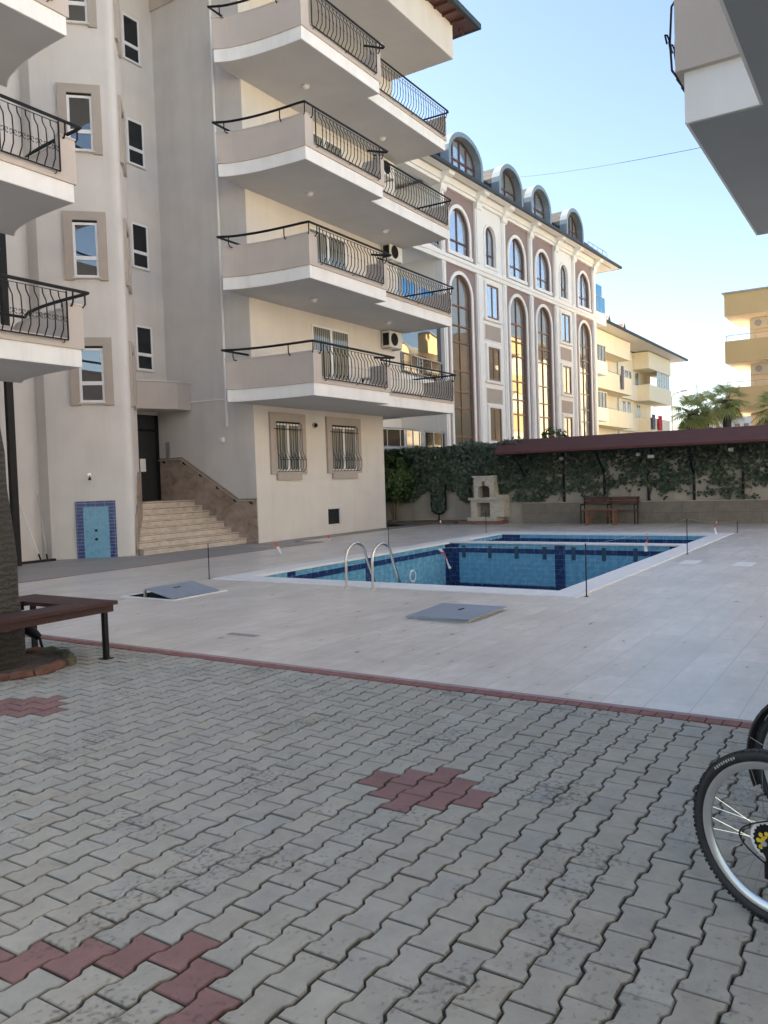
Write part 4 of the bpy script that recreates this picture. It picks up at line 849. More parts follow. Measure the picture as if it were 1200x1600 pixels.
# bench and table under the roof
be=thing('garden_bench','long brown bench with plank backrest on black legs under the maroon roof','bench',(25.65,7.9,0))
mk('backrest',MB().box(25.86,25.89,7.0,8.82,.64,.74).box(25.86,25.89,7.0,8.82,.755,.86),'benchwood',be); mk('seat',MB().box(25.42,25.58,7.0,8.82,.41,.44).box(25.6,25.80,7.0,8.82,.41,.44),'benchwood',be)
for y in (7.05,7.9,8.78):
    b=MB(); b.tube([(25.45,y,0),(25.45,y,.62)],.02,5).tube([(25.45,y,.62),(25.84,y,.62)],.02,5).tube([(25.78,y,0),(25.84,y,.62),(25.85,y,.84)],.02,5); mk('leg',b,'iron',be)
tb=thing('garden_table','small orange brown wooden table with braced legs in front of the bench','table',(25.1,8.0,0))
mk('tabletop',MB().box(24.85,24.95,7.42,8.52,.47,.50).box(24.97,25.08,7.42,8.52,.47,.50).box(25.10,25.2,7.42,8.52,.47,.50),'wood2',tb)
for y in (7.55,8.42):
    for x in (24.9,25.15): mk('leg',MB().box(x-.022,x+.022,y-.022,y+.022,0,.47),'wood2',tb)
b=MB()
for x in (24.9,25.15): b.tube([(x,7.57,.12),(x,7.85,.46)],.014,5).tube([(x,8.40,.12),(x,8.12,.46)],.014,5)
mk('brace',b,'wood2',tb)
# ---------------------------------------------------------------- arcaded white building
AO=(32.0,17.0); aa=R(-2.2); ad=(math.cos(aa),math.sin(aa)); an=(math.sin(aa),-math.cos(aa))
def A(s,d,z): return (AO[0]+ad[0]*s+an[0]*d,AO[1]+ad[1]*s+an[1]*d,z)
ab=thing('arcade_building','tall white and mauve building with arched windows and round topped dormers behind the ivy wall','building',A(9,0,0))
def ap(n,b,m,par=None,**k): return mk(n,b,m,par or ab,**k)
SE=18.67
ap('core_wall',MB().fbox(A,0,SE,-14,-.32,-.1,14.9).fbox(A,-8,0,-14,-2.3,-.1,14.9),'white')
def archpts(c,hw,z0,zs,h,n=14,d=0,rise=None):
    rise=rise or hw; pts=[(c-hw,z0),(c-hw,zs)]
    for i in range(1,n): a=PI-PI*i/n; pts.append((c+hw*math.cos(a),zs+rise*math.sin(a)))
    return pts+[(c+hw,zs),(c+hw,z0)]
def archpanel(mb,s0,s1,z0,z1,c,hw,zb,zs,depth,d,rise):
    inn=archpts(c,hw,zb,zs,0,rise=rise); out=[]
    for i,(s,z) in enumerate(inn):
        if z<=zs+1e-6: out.append((s0 if s<c else s1,z))
        else:
            dx,dz=s-c,z-zs; t=[]
            if abs(dx)>1e-6: t.append((s1-c)/dx if dx>0 else (s0-c)/dx)
            if dz>1e-6: t.append((z1-zs)/dz)
            t=min(t); out.append((c+dx*t,zs+dz*t))
    # insert the exact top corners
    li=[];lo=[]
    for i in range(len(inn)):
        if i and ((out[i-1][0]==s0 and abs(out[i][1]-z1)<1e-6) ): li.append(inn[i]);lo.append((s0,z1))
        if i and (abs(out[i-1][1]-z1)<1e-6 and abs(out[i][0]-s1)<1e-6 and out[i][1]<z1-1e-6): li.append(inn[i-1]);lo.append((s1,z1))
        li.append(inn[i]);lo.append(out[i])
    n=len(li); vs=[A(s,d,z) for s,z in lo]+[A(s,d,z) for s,z in li]+[A(s,d-depth,z) for s,z in li]
    mb.add(vs,[(k,k+1,n+k+1,n+k) for k in range(n-1)]+[(n+k,n+k+1,2*n+k+1,2*n+k) for k in range(n-1)])
    if zb>z0+1e-6: mb.fbox(A,s0,s1,d-depth,d,z0,zb)
    return mb
def archring(hw,w,zb,zs,rise,c,d,th,base=True):
    o=archpts(c,hw+w,zb,zs,0,rise=rise+w); i_=archpts(c,hw,zb,zs,0,rise=rise)
    b=MB(); v=Vector(A(0,1,0))-Vector(A(0,0,0)); b.ring([A(s,d,z) for s,z in o],[A(s,d,z) for s,z in i_],v*th)
    if base: b.fbox(A,c-hw-w-.05,c+hw+w+.05,d,d+th+.03,zb-w,zb)
    return b
def archwin(c,hw,zb,zs,rise,bars,kind,glass,split=True):
    """glass with mullions inside an arch; bars = transom heights"""
    o=archpts(c,hw,zb,zs,0,rise=rise); v=Vector(A(0,-1,0))-Vector(A(0,0,0))
    b=MB(); b.ext([A(s,-.13,z) for s,z in o],v*.02); g=ap('arched_window',b,glass)
    m_=MB(); i_=archpts(c,hw-.07,zb,zs,0,rise=rise-.07); vo=-v
    m_.ring([A(s,-.13,z) for s,z in o],[A(s,-.13,z) for s,z in i_],vo*.04)
    if split: m_.fbox(A,c-.03,c+.03,-.13,-.085,zb,zs+rise-.02)
    for z in bars:
        q=hw if z<zs else hw*math.sqrt(max(0,1-((z-zs)/rise)**2)); m_.fbox(A,c-q+.02,c-.031,-.13,-.08,z-.035,z+.035); m_.fbox(A,c+.031,c+q-.02,-.13,-.08,z-.035,z+.035)
    mk('mullion',m_,kind,g); return g
pan=MB(); whit=[]
cols=[(0,2.86,1.42,.97),(6.01,8.85,7.44,.97),(9.24,12.17,10.72,.97),(15.29,18.18,16.82,.95)]
for s0,s1,c,hw in cols:
    archpanel(pan,s0,s1,-.1,11.24,c,hw,2.75,9.98,.22,0,.93)
    archpanel(pan,s0,s1,11.55,14.6,c,hw-.04,11.86,12.93,.22,0,.98)
    mk('arch_surround',archring(hw,.16,2.75,9.98,.93,c,0,.06),'white',ab); mk('arch_surround',archring(hw-.04,.16,11.86,12.93,.98,c,0,.06),'white',ab)
    archwin(c,hw,2.75,9.98,.93,(9.5,8.6,7.85,6.55,5.6,4.85,3.55),'mull','gwarm'); archwin(c,hw-.04,11.86,12.93,.98,(12.42,),'dmull','mirror')
ap('mauve_panel',pan,'mauve')
for s0,s1,c in ((3.34,5.65,4.45),(12.64,14.92,13.68)):
    wb_=MB(); archpanel(wb_,s0,s1,11.0,14.6,c,.55,11.86,13.25,.22,.02,.55); wb_.fbox(A,s0,s1,-.32,.02,-.1,11.0); ap('white_bay',wb_,'white')
    mk('arch_surround',archring(.55,.12,11.86,13.25,.55,c,.02,.05),'white',ab); archwin(c,.55,11.86,13.25,.55,(12.45,),'dmull','mirror')
    for k,z in enumerate((3.42,6.36,9.36)):
        FA=lambda s,d,z_: A(s,d+.02,z_)
        w=MB(); w.fbox(A,c-.62,c+.62,.021,.05,z,z+1.58); g=ap('window',w,'gcurt2' if k<2 else 'mirror')
        m_=MB(); m_.fbox(A,c-.62,c-.55,.05,.075,z,z+1.58).fbox(A,c+.55,c+.62,.05,.075,z,z+1.58).fbox(A,c-.05,c+.03,.05,.08,z+.07,z+1.51).fbox(A,c-.55,c+.55,.05,.075,z+1.51,z+1.58).fbox(A,c-.55,c+.55,.05,.075,z,z+.07); mk('frame',m_,'mull',g)
        r_=MB(); r_.fbox(A,c-.80,c-.621,.02,.12,z-.05,z+1.72).fbox(A,c+.621,c+.80,.02,.12,z-.05,z+1.72).fbox(A,c-.62,c+.62,.02,.12,z+1.581,z+1.72).fbox(A,c-.92,c+.92,.02,.16,z-.17,z-.051); mk('window_surround',r_,'white',g)
    for z in (5.22,8.28):
        p_=MB(); p_.fbox(A,c-.82,c+.86,.02,.035,z,z+.72); q_=ap('inset_panel',p_,'trim'); f_=MB(); f_.fbox(A,c-.88,c-.82,.02,.06,z-.06,z+.78).fbox(A,c+.86,c+.92,.02,.06,z-.06,z+.78).fbox(A,c-.82,c+.86,.02,.06,z+.72,z+.78).fbox(A,c-.82,c+.86,.02,.06,z-.06,z); mk('panel_frame',f_,'white',q_)
pil=[(-.32,0),(2.86,3.34),(5.65,6.01),(8.85,9.24),(12.17,12.64),(14.92,15.29),(18.18,18.67)]
for s0,s1 in pil:
    b=MB(); b.fbox(A,s0,s1,-.32,.10,-.1,14.6); b.fbox(A,s0+.08,s1-.08,.10,.14,-.1,11.15); b.fbox(A,s0+.08,s1-.08,.10,.14,11.75,14.5); p_=ap('pilaster',b,'white')
    b=MB(); sm=(s0+s1)/2; prof=[(.12,14.25),(.20,14.3),(.24,14.55),(.34,14.62),(.42,14.8),(.62,14.86),(.66,14.98),(.12,14.98)]
    b.ext([A(sm-.24,d,z) for d,z in prof],Vector(A(.48,0,0))-Vector(A(0,0,0))); mk('bracket',b,'white',p_)
b=MB(); b.fbox(A,-8,SE+.0,.0,.15,11.24,11.60).fbox(A,-8,SE+.05,.0,.20,11.42,11.52); ap('string_course',b,'white')
b=MB(); b.fbox(A,-8,SE+.05,-.3,.14,14.55,14.80).fbox(A,-8,SE+.1,-.3,.22,14.70,14.98).fbox(A,-8,SE+2.9,-14,.72,14.98,15.05); ap('cornice',b,'white')
b=MB()
for (a,c) in [(-3.2,-.5)]+[(pil[i][1]+.12,pil[i+1][0]-.12) for i in range(6)]+[(18.95,21.0)]: b.fbox(A,a,c,.28,.36,14.972,14.979)
ap('soffit_groove',b,'trim')
ap('gutter',MB().fbox(A,-8,SE+2.95,.72,.86,14.99,15.12).fbox(A,SE+2.9,SE+3.02,-14,.72,14.99,15.12),'slate')
b=MB(); v=Vector(A(SE+10.9,0,0))-Vector(A(0,0,0)); b.ext([A(-8,d,z) for d,z in ((.74,15.051),(-1.5,17.1),(-13,17.1),(-14.5,15.051))],v); ap('mansard_roof',b,'slate')
for i,(s0,s1) in enumerate(((-.25,3.05),(4.6,7.4),(8.3,11.0),(13.05,15.8))):
    c=(s0+s1)/2; hw=(s1-s0)/2*.97; zs=15.95; rise=1.15; zb=15.12
    o=archpts(c,hw,zb,zs,0,rise=rise); i_=archpts(c,hw-.20,zb,zs,0,rise=rise-.20); vv=Vector(A(0,-1,0))-Vector(A(0,0,0))
    b=MB(); b.ring([A(s,.52,z) for s,z in o],[A(s,.52,z) for s,z in i_],vv*.42); dm=ap('dormer',b,'zinc',smooth=False)
    ob2=archpts(c,hw-.05,zb,zs,0,rise=rise-.05); b=MB(); b.ext([A(s,.095,z) for s,z in ob2],vv*3.4); mk('dormer_body',b,'slate',dm)
    b=MB(); b.ext([A(s,.12,z) for s,z in archpts(c,hw-.21,zb+.0,zs,0,rise=rise-.21)],vv*.03); g=mk('dormer_window',b,'gcurt' if i in(1,3) else 'mirror',dm)
    m_=MB(); hb=hw-.21; m_.ring([A(s,.12,z) for s,z in archpts(c,hb,zb,zs,0,rise=rise-.21)],[A(s,.12,z) for s,z in archpts(c,hb-.08,zb,zs,0,rise=rise-.29)],-vv*.05)
    for q in ((-.45,.0,.45) if i in(0,3) else (0,)): m_.fbox(A,c+q*hb-.035,c+q*hb+.035,.121,.17,zb,zs+(rise-.25)*math.sqrt(1-q*q))
    m_.fbox(A,c-hb+.02,c+hb-.02,.125,.18,zs-.04,zs+.03); mk('mullion',m_,'dmull',g)
    mk('sill',MB().fbox(A,c-hw+.2,c+hw-.2,.12,.50,zb-.02,zb+.05),'galv',dm)
ap('roof_hatch',MB().fbox(A,17.6,21.2,-3,.1,15.1,15.55),'slate')
b=MB()
for s in (17.7,18.55,19.4,20.25,21.1): b.tube([A(s,.05,15.5),A(s,.05,16.05)],.02,4)
b.tube([A(17.7,.05,16.05),A(21.1,.05,16.05)],.02,4).tube([A(17.7,.05,15.8),A(21.1,.05,15.8)],.012,4); ap('roof_railing',b,'galv')
# glazed end balconies
for z,hh,glass in ((11.25,.75,'gblue'),(8.05,.85,'gcurt'),(5.05,.85,'gcurt'),(2.0,.9,'gcurt')):
    eb=ap('end_balcony',MB().fbox(A,SE,SE+2.15,-4,.0,z,z+hh),'white')
    mk('glass_screen',MB().fbox(A,SE+.01,SE+1.9 if z<11 else SE+1.55,-.10,-.05,z+hh,z+hh+(1.75 if z>11 else 1.0)),glass,eb)
    b=MB()
    for k in range(4): s=SE+.05+k*.6; b.fbox(A,s,s+.04,-.04,-.01,z+hh,z+hh+1.02)
    b.fbox(A,SE,SE+2.0,-.05,.0,z+hh+.98,z+hh+1.02); mk('balcony_rail',b,'galv',eb)
    if z>11: mk('glass_parapet',MB().fbox(A,SE+.02,SE+2.0,-.03,-.015,z+hh+.05,z+hh+.96),'gblue',eb)
ap('end_wall',MB().fbox(A,SE,SE+2.1,-13.9,-4,-.1,14.9),'yellowp')
# recessed wing with curved steel and glass balconies on the left
for k,z in enumerate((2.50,5.55,8.55,11.4)):
    q=[(-8,-2.28),(-6.5,.35),(-4.4,.55),(-2.6,.25),(-.34,.02),(-.34,-2.28)]
    b=MB(); b.prism([A(s,d,0)[:2] for s,d in q],z,z+.30); wb=ap('wing_balcony',b,'white')
    pts=q[1:5]; r=MB()
    for hz in (.35,1.17,.45): 
        r.tube([A(s,d-.05,z+hz) for s,d in [(-7.9,-2)]+pts],.028,5)
    for i in range(len(pts)-1):
        (sa,da),(sb,db)=pts[i],pts[i+1]
        for f in (0,.12,.5,.88):
            s=sa+(sb-sa)*f; d=da+(db-da)*f; r.tube([A(s,d-.05,z+.3),A(s,d-.05,z+1.17)],.022,5)
        for hz in (.5,.68,.86,1.02): r.tube([A(sa,da-.05,z+hz),A(sa+(sb-sa)*.12,da+(db-da)*.12-.05,z+hz)],.014,4)
    mk('balcony_rail',r,'galv',wb)
    g=MB()
    for i in range(len(pts)-1):
        (sa,da),(sb,db)=pts[i],pts[i+1]; g.ext([A(sa+(sb-sa)*.13,da+(db-da)*.13-.06,z+.46),A(sb,db-.06,z+.46),A(sb,db-.06,z+1.12),A(sa+(sb-sa)*.13,da+(db-da)*.13-.06,z+1.12)],(0,.012,0))
    mk('glass_parapet',g,'gdark' if k!=2 else 'gblue',wb)
    if k in(1,): 
        g=MB()
        for i in range(len(pts)-1):
            (sa,da),(sb,db)=pts[i],pts[i+1]; g.ext([A(sa,da-.10,z+1.2),A(sb,db-.10,z+1.2),A(sb,db-.10,z+2.98),A(sa,da-.10,z+2.98)],(0,.012,0))
        mk('glazing',g,'glass',wb)
    b=MB(); b.fbox(A,-6.8,-3.9,-2.28,-2.24,z+.3,z+2.45); dd=mk('balcony_door',b,'gcurt2',wb); mk('door_frame',MB().fbox(A,-3.9,-3.8,-2.28,-2.2,z+.3,z+2.5).fbox(A,-5.4,-5.3,-2.239,-2.2,z+.3,z+2.45),'mull',dd)
ap('wing_return_wall',MB().fbox(A,-.33,-.02,-2.3,-.33,-.1,14.8),'white')
# ---------------------------------------------------------------- yellow blocks
y1=thing('yellow_apartment_building','pale yellow apartment block with long balconies beyond the arcaded building','apartment building',(76,20.5,0))
mk('wall',MB().box(60,79.9,22.0,34,-.1,13.3).box(79.9,87.5,22.3,34,-.1,13.3),'yellowp',y1)
for (x0,x1,y0,z0,z1) in ((60,73.7,20.5,11.7,13.3),(60,73.9,20.5,8.6,10.1),(60,74.0,20.5,5.6,7.0),(60,74,20.5,2.6,4.0)):
    o=mk('balcony',MB().box(x0,x1,y0,y0+.2,z0,z1).box(x1-.2,x1,y0+.2,22,z0,z1).box(x0,x1-.2,y0+.2,22,z0,z0+.2),'yellowp',y1)
    mk('handrail',MB().tube([(x0,y0+.1,z1+.12),(x1,y0+.1,z1+.12)],.03,4),'galv',o)
for (x0,x1,y0,z0,z1) in ((80,88.8,20.5,11.7,13.3),(80,88.8,20.5,8.6,10.15),(80,88.0,20.5,5.6,6.95)):
    o=mk('balcony',MB().box(x0,x1,y0,y0+.2,z0,z1).box(x0,x0+.2,y0+.2,22.3,z0,z1).box(x1-.2,x1,y0+.2,22.3,z0,z1).box(x0+.2,x1-.2,y0+.2,22.3,z0,z0+.2),'yellowp',y1)
mk('balcony',MB().box(74.8,79.99,21.6,22.0,8.6,10.1).box(74.8,79.99,21.6,22.0,5.6,6.9),'yellowp',y1)
gz=mk('balcony_glazing',MB().box(83.4,88.5,20.6,20.64,10.15,11.7),'gcurt',y1); b=MB()
for i in range(6): b.box(83.4+i*1.0,83.48+i*1.0,20.57,20.599,10.15,11.7)
mk('frame',b,'pvc',gz)
rf=mk('roof',MB().add([(58,19.3,13.45),(91,19.3,13.45),(91,36,13.45),(58,36,13.45),(63,25,15.6),(86,25,15.6),(86,31,15.6),(63,31,15.6)],[(0,1,5,4),(1,2,6,5),(2,3,7,6),(3,0,4,7),(4,5,6,7),(3,2,1,0)]),'tile',y1)
mk('gutter',MB().box(58,91.1,19.2,19.3,13.38,13.6),'iron',rf); mk('eave_soffit',MB().box(58,91,19.3,22,13.38,13.44),'sill',y1)
for x in (69.0,73.5):
    b=MB(); b.ext([(x-1.0,21.0,13.9),(x+1.0,21.0,13.9),(x,21.0,15.1)],(0,4,0)); d_=mk('dormer',b,'tile',rf); mk('barge_board',MB().tube([(x-1.1,20.95,13.85),(x,20.95,15.15),(x+1.1,20.95,13.85)],.07,4),'galv',d_)
for (x,z,w,h) in ((66.3,9.9,.9,1.5),(68.3,9.9,.8,1.5),(75.7,10.0,.9,1.35),(77.0,10.0,.9,1.35),(78.2,10.0,.8,1.35),(66.5,6.9,.9,1.5),(68.6,6.9,.9,1.4),(76,7.0,.9,1.4),(77.6,7.0,1.0,1.4),(81.5,10.2,1.2,1.4),(81.8,7.0,1.2,1.4)):
    yy_=22.0 if x<79.9 else 22.3; g=mk('window',MB().box(x,x+w,yy_-.05,yy_-.003,z,z+h),'glass',y1); mk('frame',MB().box(x-.07,x,yy_-.08,yy_-.003,z-.07,z+h+.07).box(x+w,x+w+.07,yy_-.08,yy_-.003,z-.07,z+h+.07).box(x,x+w,yy_-.08,yy_-.003,z+h,z+h+.07).box(x+w/2-.03,x+w/2+.03,yy_-.08,yy_-.051,z,z+h),'pvc',g)
mk('rain_pipe',MB().tube([(74.5,21.9,0),(74.5,21.9,13.3)],.06,6),'galv',y1)
ac(74.6,10.0,'air conditioner high on the recessed wall of the pale yellow block',22.0); ac(69.8,6.9,'air conditioner above the second parapet of the pale yellow block',22.0)
for (x,w,m_,l) in ((80.2,1.3,'greycloth','dark cloth hanging over the lowest balcony of the pale yellow block'),(82.6,1.6,'red','bright red cloth hanging from the lowest balcony of the pale yellow block')):
    b=MB(); n=9; vs=[]
    for i in range(n):
        f=i/(n-1); 
        for j in range(4): vs.append((x+w*f,20.33+.05*math.sin(f*14),7.25-j*.48)); vs.append((x+w*f,20.36+.05*math.sin(f*14),7.25-j*.48))
    fs=[]
    for i in range(n-1):
        for j in range(3):
            a=i*8+j*2; c=a+8; fs+=[(a,c,c+2,a+2),(a+1,a+3,c+3,c+1)]
    b.add(vs,fs); tag(mk('hanging_laundry',b,m_),l,'laundry')
b=MB()
tag(mk('hanging_laundry',MB().box(70.3,70.9,20.32,20.38,8.9,10.9),'greycloth'),'narrow dark rug hanging down the middle balcony of the pale yellow block','laundry')
y2=thing('yellow_corner_building','ochre yellow apartment block with deep balconies at the right edge','apartment building',(53,0,0))
mk('wall',MB().box(53,70,-30,7.6,-.1,11.9),'yellowp',y2)
for z0,z1 in ((10.58,11.87),(7.86,9.12),(5.0,6.40),(2.2,3.5)):
    o=mk('balcony',MB().box(51,51.2,-30,8.68,z0,z1).box(51.2,56.2,8.48,8.68,z0,z1).box(51.2,56.2,-30,8.48,z0,z0+.15).box(56.0,56.2,7.6,8.48,z0+.15,z1),'yellow',y2)
    mk('underside',MB().box(51.02,56.1,-30,8.66,z0-.008,z0-.001),'fascia',o)
    if z0>10: continue
    r=MB()
    for y in [8.6-i*1.55 for i in range(8)]: r.tube([(51.1,y,z1),(51.1,y,z1+.33)],.02,4)
    r.tube([(51.1,8.6,z1+.33),(51.1,-6,z1+.33)],.022,4).tube([(51.1,8.6,z1+.33),(55.8,8.6,z1+.33)],.022,4); mk('handrail',r,'galv',o)
mk('roof',MB().box(50.9,70.2,-30.2,8.8,11.87,11.95),'galv',y2)
for y in (5,1,-4,-9):
    for z in (6.0,8.8): g=mk('window',MB().box(52.94,52.997,y-1.6,y,z-.9,z+1.0),'gcurt',y2); mk('frame',MB().box(52.9,52.939,y-.84,y-.76,z-.9,z+1.0).box(52.9,52.939,y,y+.08,z-.9,z+1.0).box(52.9,52.939,y-1.68,y-1.6,z-.9,z+1.0),'pvc',g)
for z,l in ((9.95,'air conditioner under the top balcony of the ochre block'),(7.25,'air conditioner under the second balcony of the ochre block')):
    t_=thing('air_conditioner',l,'air conditioner',(52.8,7.0,z),'air conditioner units on the walls'); bd=mk('casing',MB().box(52.6,52.95,6.6,7.5,z,z+.6),'acw',t_); mk('fan_opening',MB().cyl((52.59,7.1,z+.3),.2,.008,20,axis=(1,0,0)),'galv',bd)
# white houses farther off
for i,(x0,x1,ya,yb,z1,roof,l) in enumerate(((95,104,16.4,19.4,7.2,True,'low far house with a pinkish tiled roof behind the palms'),(97,108,13.0,16.0,7.5,False,'pale blue white building with small windows behind the palms'),(100,112,9.5,12.2,8.6,False,'far white block between the palms and the ochre building'))):
    t_=thing('distant_house',l,'house',(x0,(ya+yb)/2,0),'far pale houses'); mk('wall',MB().box(x0,x1,ya,yb,-.1,z1),'plaster_white',t_)
    if roof: mk('roof',MB().add([(x0-.4,ya-.4,z1),(x0-.4,yb+.4,z1),(x1,yb+.4,z1),(x1,ya-.4,z1),(x0+2,(ya+yb)/2,z1+1.1),(x1-2,(ya+yb)/2,z1+1.1)],[(0,1,4),(1,2,5,4),(2,3,5),(3,0,4,5)]),'tile',t_)
    else: mk('roof',MB().box(x0-.1,x1,ya-.1,yb+.1,z1,z1+.25),'galv',t_)
    for k in range(3):
        for zz_ in (z1-1.6,z1-3.6): mk('window',MB().box(x0-.04,x0-.003,ya+.3+k*.9,ya+.8+k*.9,zz_,zz_+.8),'glass',t_)
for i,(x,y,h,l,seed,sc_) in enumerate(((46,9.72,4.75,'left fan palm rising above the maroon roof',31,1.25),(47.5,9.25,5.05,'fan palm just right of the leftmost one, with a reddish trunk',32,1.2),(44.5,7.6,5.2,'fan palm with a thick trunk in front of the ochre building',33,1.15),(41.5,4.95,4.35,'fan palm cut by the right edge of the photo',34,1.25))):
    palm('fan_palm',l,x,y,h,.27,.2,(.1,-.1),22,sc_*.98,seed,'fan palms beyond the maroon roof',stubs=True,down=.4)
sl=thing('street_lamp','tall grey street lamp with a single arm beside the left palm','street lamp',(60,13.8,0)); mk('pole',MB().tube([(60,13.8,0),(60,13.8,7.0)],[.09,.05],8),'galv',sl,True); mk('arm',MB().tube([(60,13.8,6.95),(60,13.6,7.2),(60,13.05,7.3)],.035,6),'galv',sl); mk('lamp_head',MB().box(59.9,60.1,12.75,13.15,7.26,7.36),'galv',sl)
fp=thing('flag_pole','bare thin pole standing between the palms','pole',(47,9.47,0)); mk('shaft',MB().tube([(47,9.47,0),(47,9.47,6.3)],[.05,.025],7),'trim',fp,True); mk('finial',MB().cyl((47,9.47,6.3),.035,.05,8),'galv',fp)
a=(40,17.5,17.35); c=(20,3.8,9.05)
tag(mk('overhead_cable',MB().tube(sag(a,c,.12,24),.008,4),'iron'),'thin dark cable crossing the sky from the dormers to the right','cable')
# ---------------------------------------------------------------- bicycles
def bike(name,label,loc,rz,fender):
    t_=thing(name,label,'bicycle',(0,0,0),'bicycles parked at the right edge')
    rw=.307; wb=1.04
    for xw,nm in ((0,'rear'),(wb,'front')):
        c=Vector((xw,0,rw)); b=MB(); b.torus(c,rw-.019,.0195,(0,1,0),64,10,.95); w=mk('wheel',b,'rubber',t_,True)
        b=MB()
        for i in range(120):
            a=2*PI*i/120; d=Vector((math.cos(a),0,math.sin(a))); tt=Vector((-d.z,0,d.x))
            for sg in (-1,1):
                p=c+d*(rw-.0015)+Vector((0,sg*(.013 if i%2 else .008),0)); q=[p+tt*.0055+Vector((0,.005,0)),p-tt*.0055+Vector((0,.005,0)),p-tt*.0055-Vector((0,.005,0)),p+tt*.0055-Vector((0,.005,0))]; b.add([v-d*.004 for v in q]+[v+d*.001 for v in q],[(3,2,1,0),(4,5,6,7),(0,1,5,4),(1,2,6,5),(2,3,7,6),(3,0,4,7)])
        mk('tread',b,'rubber',w)
        b=MB(); n=64; prof=[(rw-.035,.013),(rw-.056,.012),(rw-.068,.004),(rw-.068,-.004),(rw-.056,-.012),(rw-.040,-.013)]; vs=[];fs=[];m_=len(prof)
        for i in range(n):
            a=2*PI*i/n
            for r_,y_ in prof: vs.append((c.x+r_*math.cos(a),y_,c.z+r_*math.sin(a)))
        for i in range(n):
            for j in range(m_): fs.append((i*m_+j,i*m_+(j+1)%m_,((i+1)%n)*m_+(j+1)%m_,((i+1)%n)*m_+j))
        b.add(vs,fs); mk('rim',b,'rim',w,True)
        b=MB()
        for i in range(36):
            a=2*PI*i/36; sg=1 if i%2 else -1; a2=a+(.9 if (i//2)%2 else -.9); b.tube([c+Vector((.025*math.cos(a2),sg*.028,.025*math.sin(a2))),c+Vector(((rw-.07)*math.cos(a),0,(rw-.07)*math.sin(a)))],.0011,3,cap=False)
        mk('spokes',b,'steel',w); mk('hub',MB().tube([c+Vector((0,-.05,0)),c+Vector((0,.05,0))],.018,12),'iron',w,True)
        # maker style lettering is only a pale dash pair on the sidewall
        b=MB()
        for i in range(9):
            a=R(118+i*2.3); d=Vector((math.cos(a),0,math.sin(a))); tt=Vector((-d.z,0,d.x)); p=c+d*(rw-.020)+Vector((0,-.0192,0)); hh=.005; b.add([p+tt*.0035+d*hh,p-tt*.0035+d*hh,p-tt*.0035-d*hh*(1 if i%2 else .3),p+tt*.0035-d*hh],[(0,1,2,3)])
        mk('sidewall_marking',b,'galv',w)
    # drivetrain on the right side (-y)
    b=MB()
    for k,(r_,y_) in enumerate(((.060,-.034),(.054,-.037),(.047,-.040),(.040,-.043),(.033,-.046),(.026,-.049))):
        n=22-2*k; poly=[]
        for i in range(n*2): a=PI*i/n; q=r_ if i%2 else r_-.006; poly.append((q*math.cos(a),y_,rw+q*math.sin(a)))
        b.ext(poly,(0,.0018,0))
    cs=mk('cassette',b,'iron',t_)
    b=MB(); poly=[]
    for i in range(36): a=2*PI*i/36; q=.070 ; poly.append((q*math.cos(a),-.030,rw+q*math.sin(a)))
    b.ext(poly,(0,.002,0)); mk('spoke_guard',b,'bulb',cs)
    b=MB()
    for i in range(8):
        a=2*PI*i/8; b.cyl((.030*math.cos(a),-.0515,rw+.030*math.sin(a)),.008,.002,8,axis=(0,1,0))
    b.cyl((0,-.053,rw),.022,.003,16,axis=(0,1,0)); mk('yellow_disc',b,'yplast',cs)
    mk('axle_nut',MB().cyl((0,-.066,rw),.010,.014,6,axis=(0,1,0)),'galv',cs)
    b=MB(); b.tube([(0,-.055,rw-.01),(.02,-.06,rw-.07),(.015,-.062,rw-.10)],.012,6); b.box(-.0,.05,-.068,-.052,rw-.12,rw-.06); b.cyl((.035,-.066,rw-.10),.022,.012,12,axis=(0,1,0)).cyl((.075,-.066,rw-.185),.022,.012,12,axis=(0,1,0)); b.ext([(.02,-.07,rw-.10),(.05,-.07,rw-.09),(.092,-.07,rw-.18),(.062,-.07,rw-.19)],(0,.004,0))
    dr=mk('rear_derailleur',b,'iron',t_); mk('gear_cable',MB().tube([(.03-.13*math.sin(PI*q_/16),-.066+.002*q_,rw-.08+.165*q_/16) for q_ in range(17)]+[(.14,-.035,rw+.05)],.003,5),'iron',dr,True)
    bbk=Vector((.42,0,.29)); st=Vector((.30,0,.76)); hd=Vector((.86,0,.78)); hb=Vector((.90,0,.66))
    b=MB(); b.tube([bbk,st],.016,10).tube([st-Vector((-.012,0,.05)),hd],.018,10).tube([bbk,hb],.020,10).tube([hd+Vector((-.01,0,.04)),hb+Vector((.015,0,-.03))],.021,10)
    for sg in (-1,1): b.tube([bbk+Vector((0,sg*.03,0)),Vector((0,sg*.055,rw))],.010,8).tube([st+Vector((.01,sg*.02,-.05)),Vector((0,sg*.055,rw))],.009,8)
    mk('frame',b,'iron',t_,True)
    b=MB()
    for sg in (-1,1): b.tube([Vector((.93,sg*.04,.60)),Vector((wb,sg*.05,rw))],.013,8)
    b.tube([(.93,-.05,.60),(.93,.05,.60)],.018,8); mk('fork',b,'iron',t_,True)
    mk('crankset',MB().torus((.42,-.05,.29),.085,.005,(0,1,0),36,5).tube([(.42,-.06,.29),(.36,-.075,.14)],.011,6).tube([(.42,.05,.29),(.48,.075,.44)],.011,6),'galv',t_)
    mk('pedal',MB().box(.31,.41,-.17,-.08,.125,.145),'iron',t_); mk('pedal',MB().box(.43,.53,.08,.17,.43,.45),'iron',t_)
    mk('chain',MB().tube([(.0,-.040,rw+.045),(.42,-.05,.378)],.005,4).tube([(.075,-.06,rw-.205),(.42,-.05,.205)],.005,4),'iron',t_)
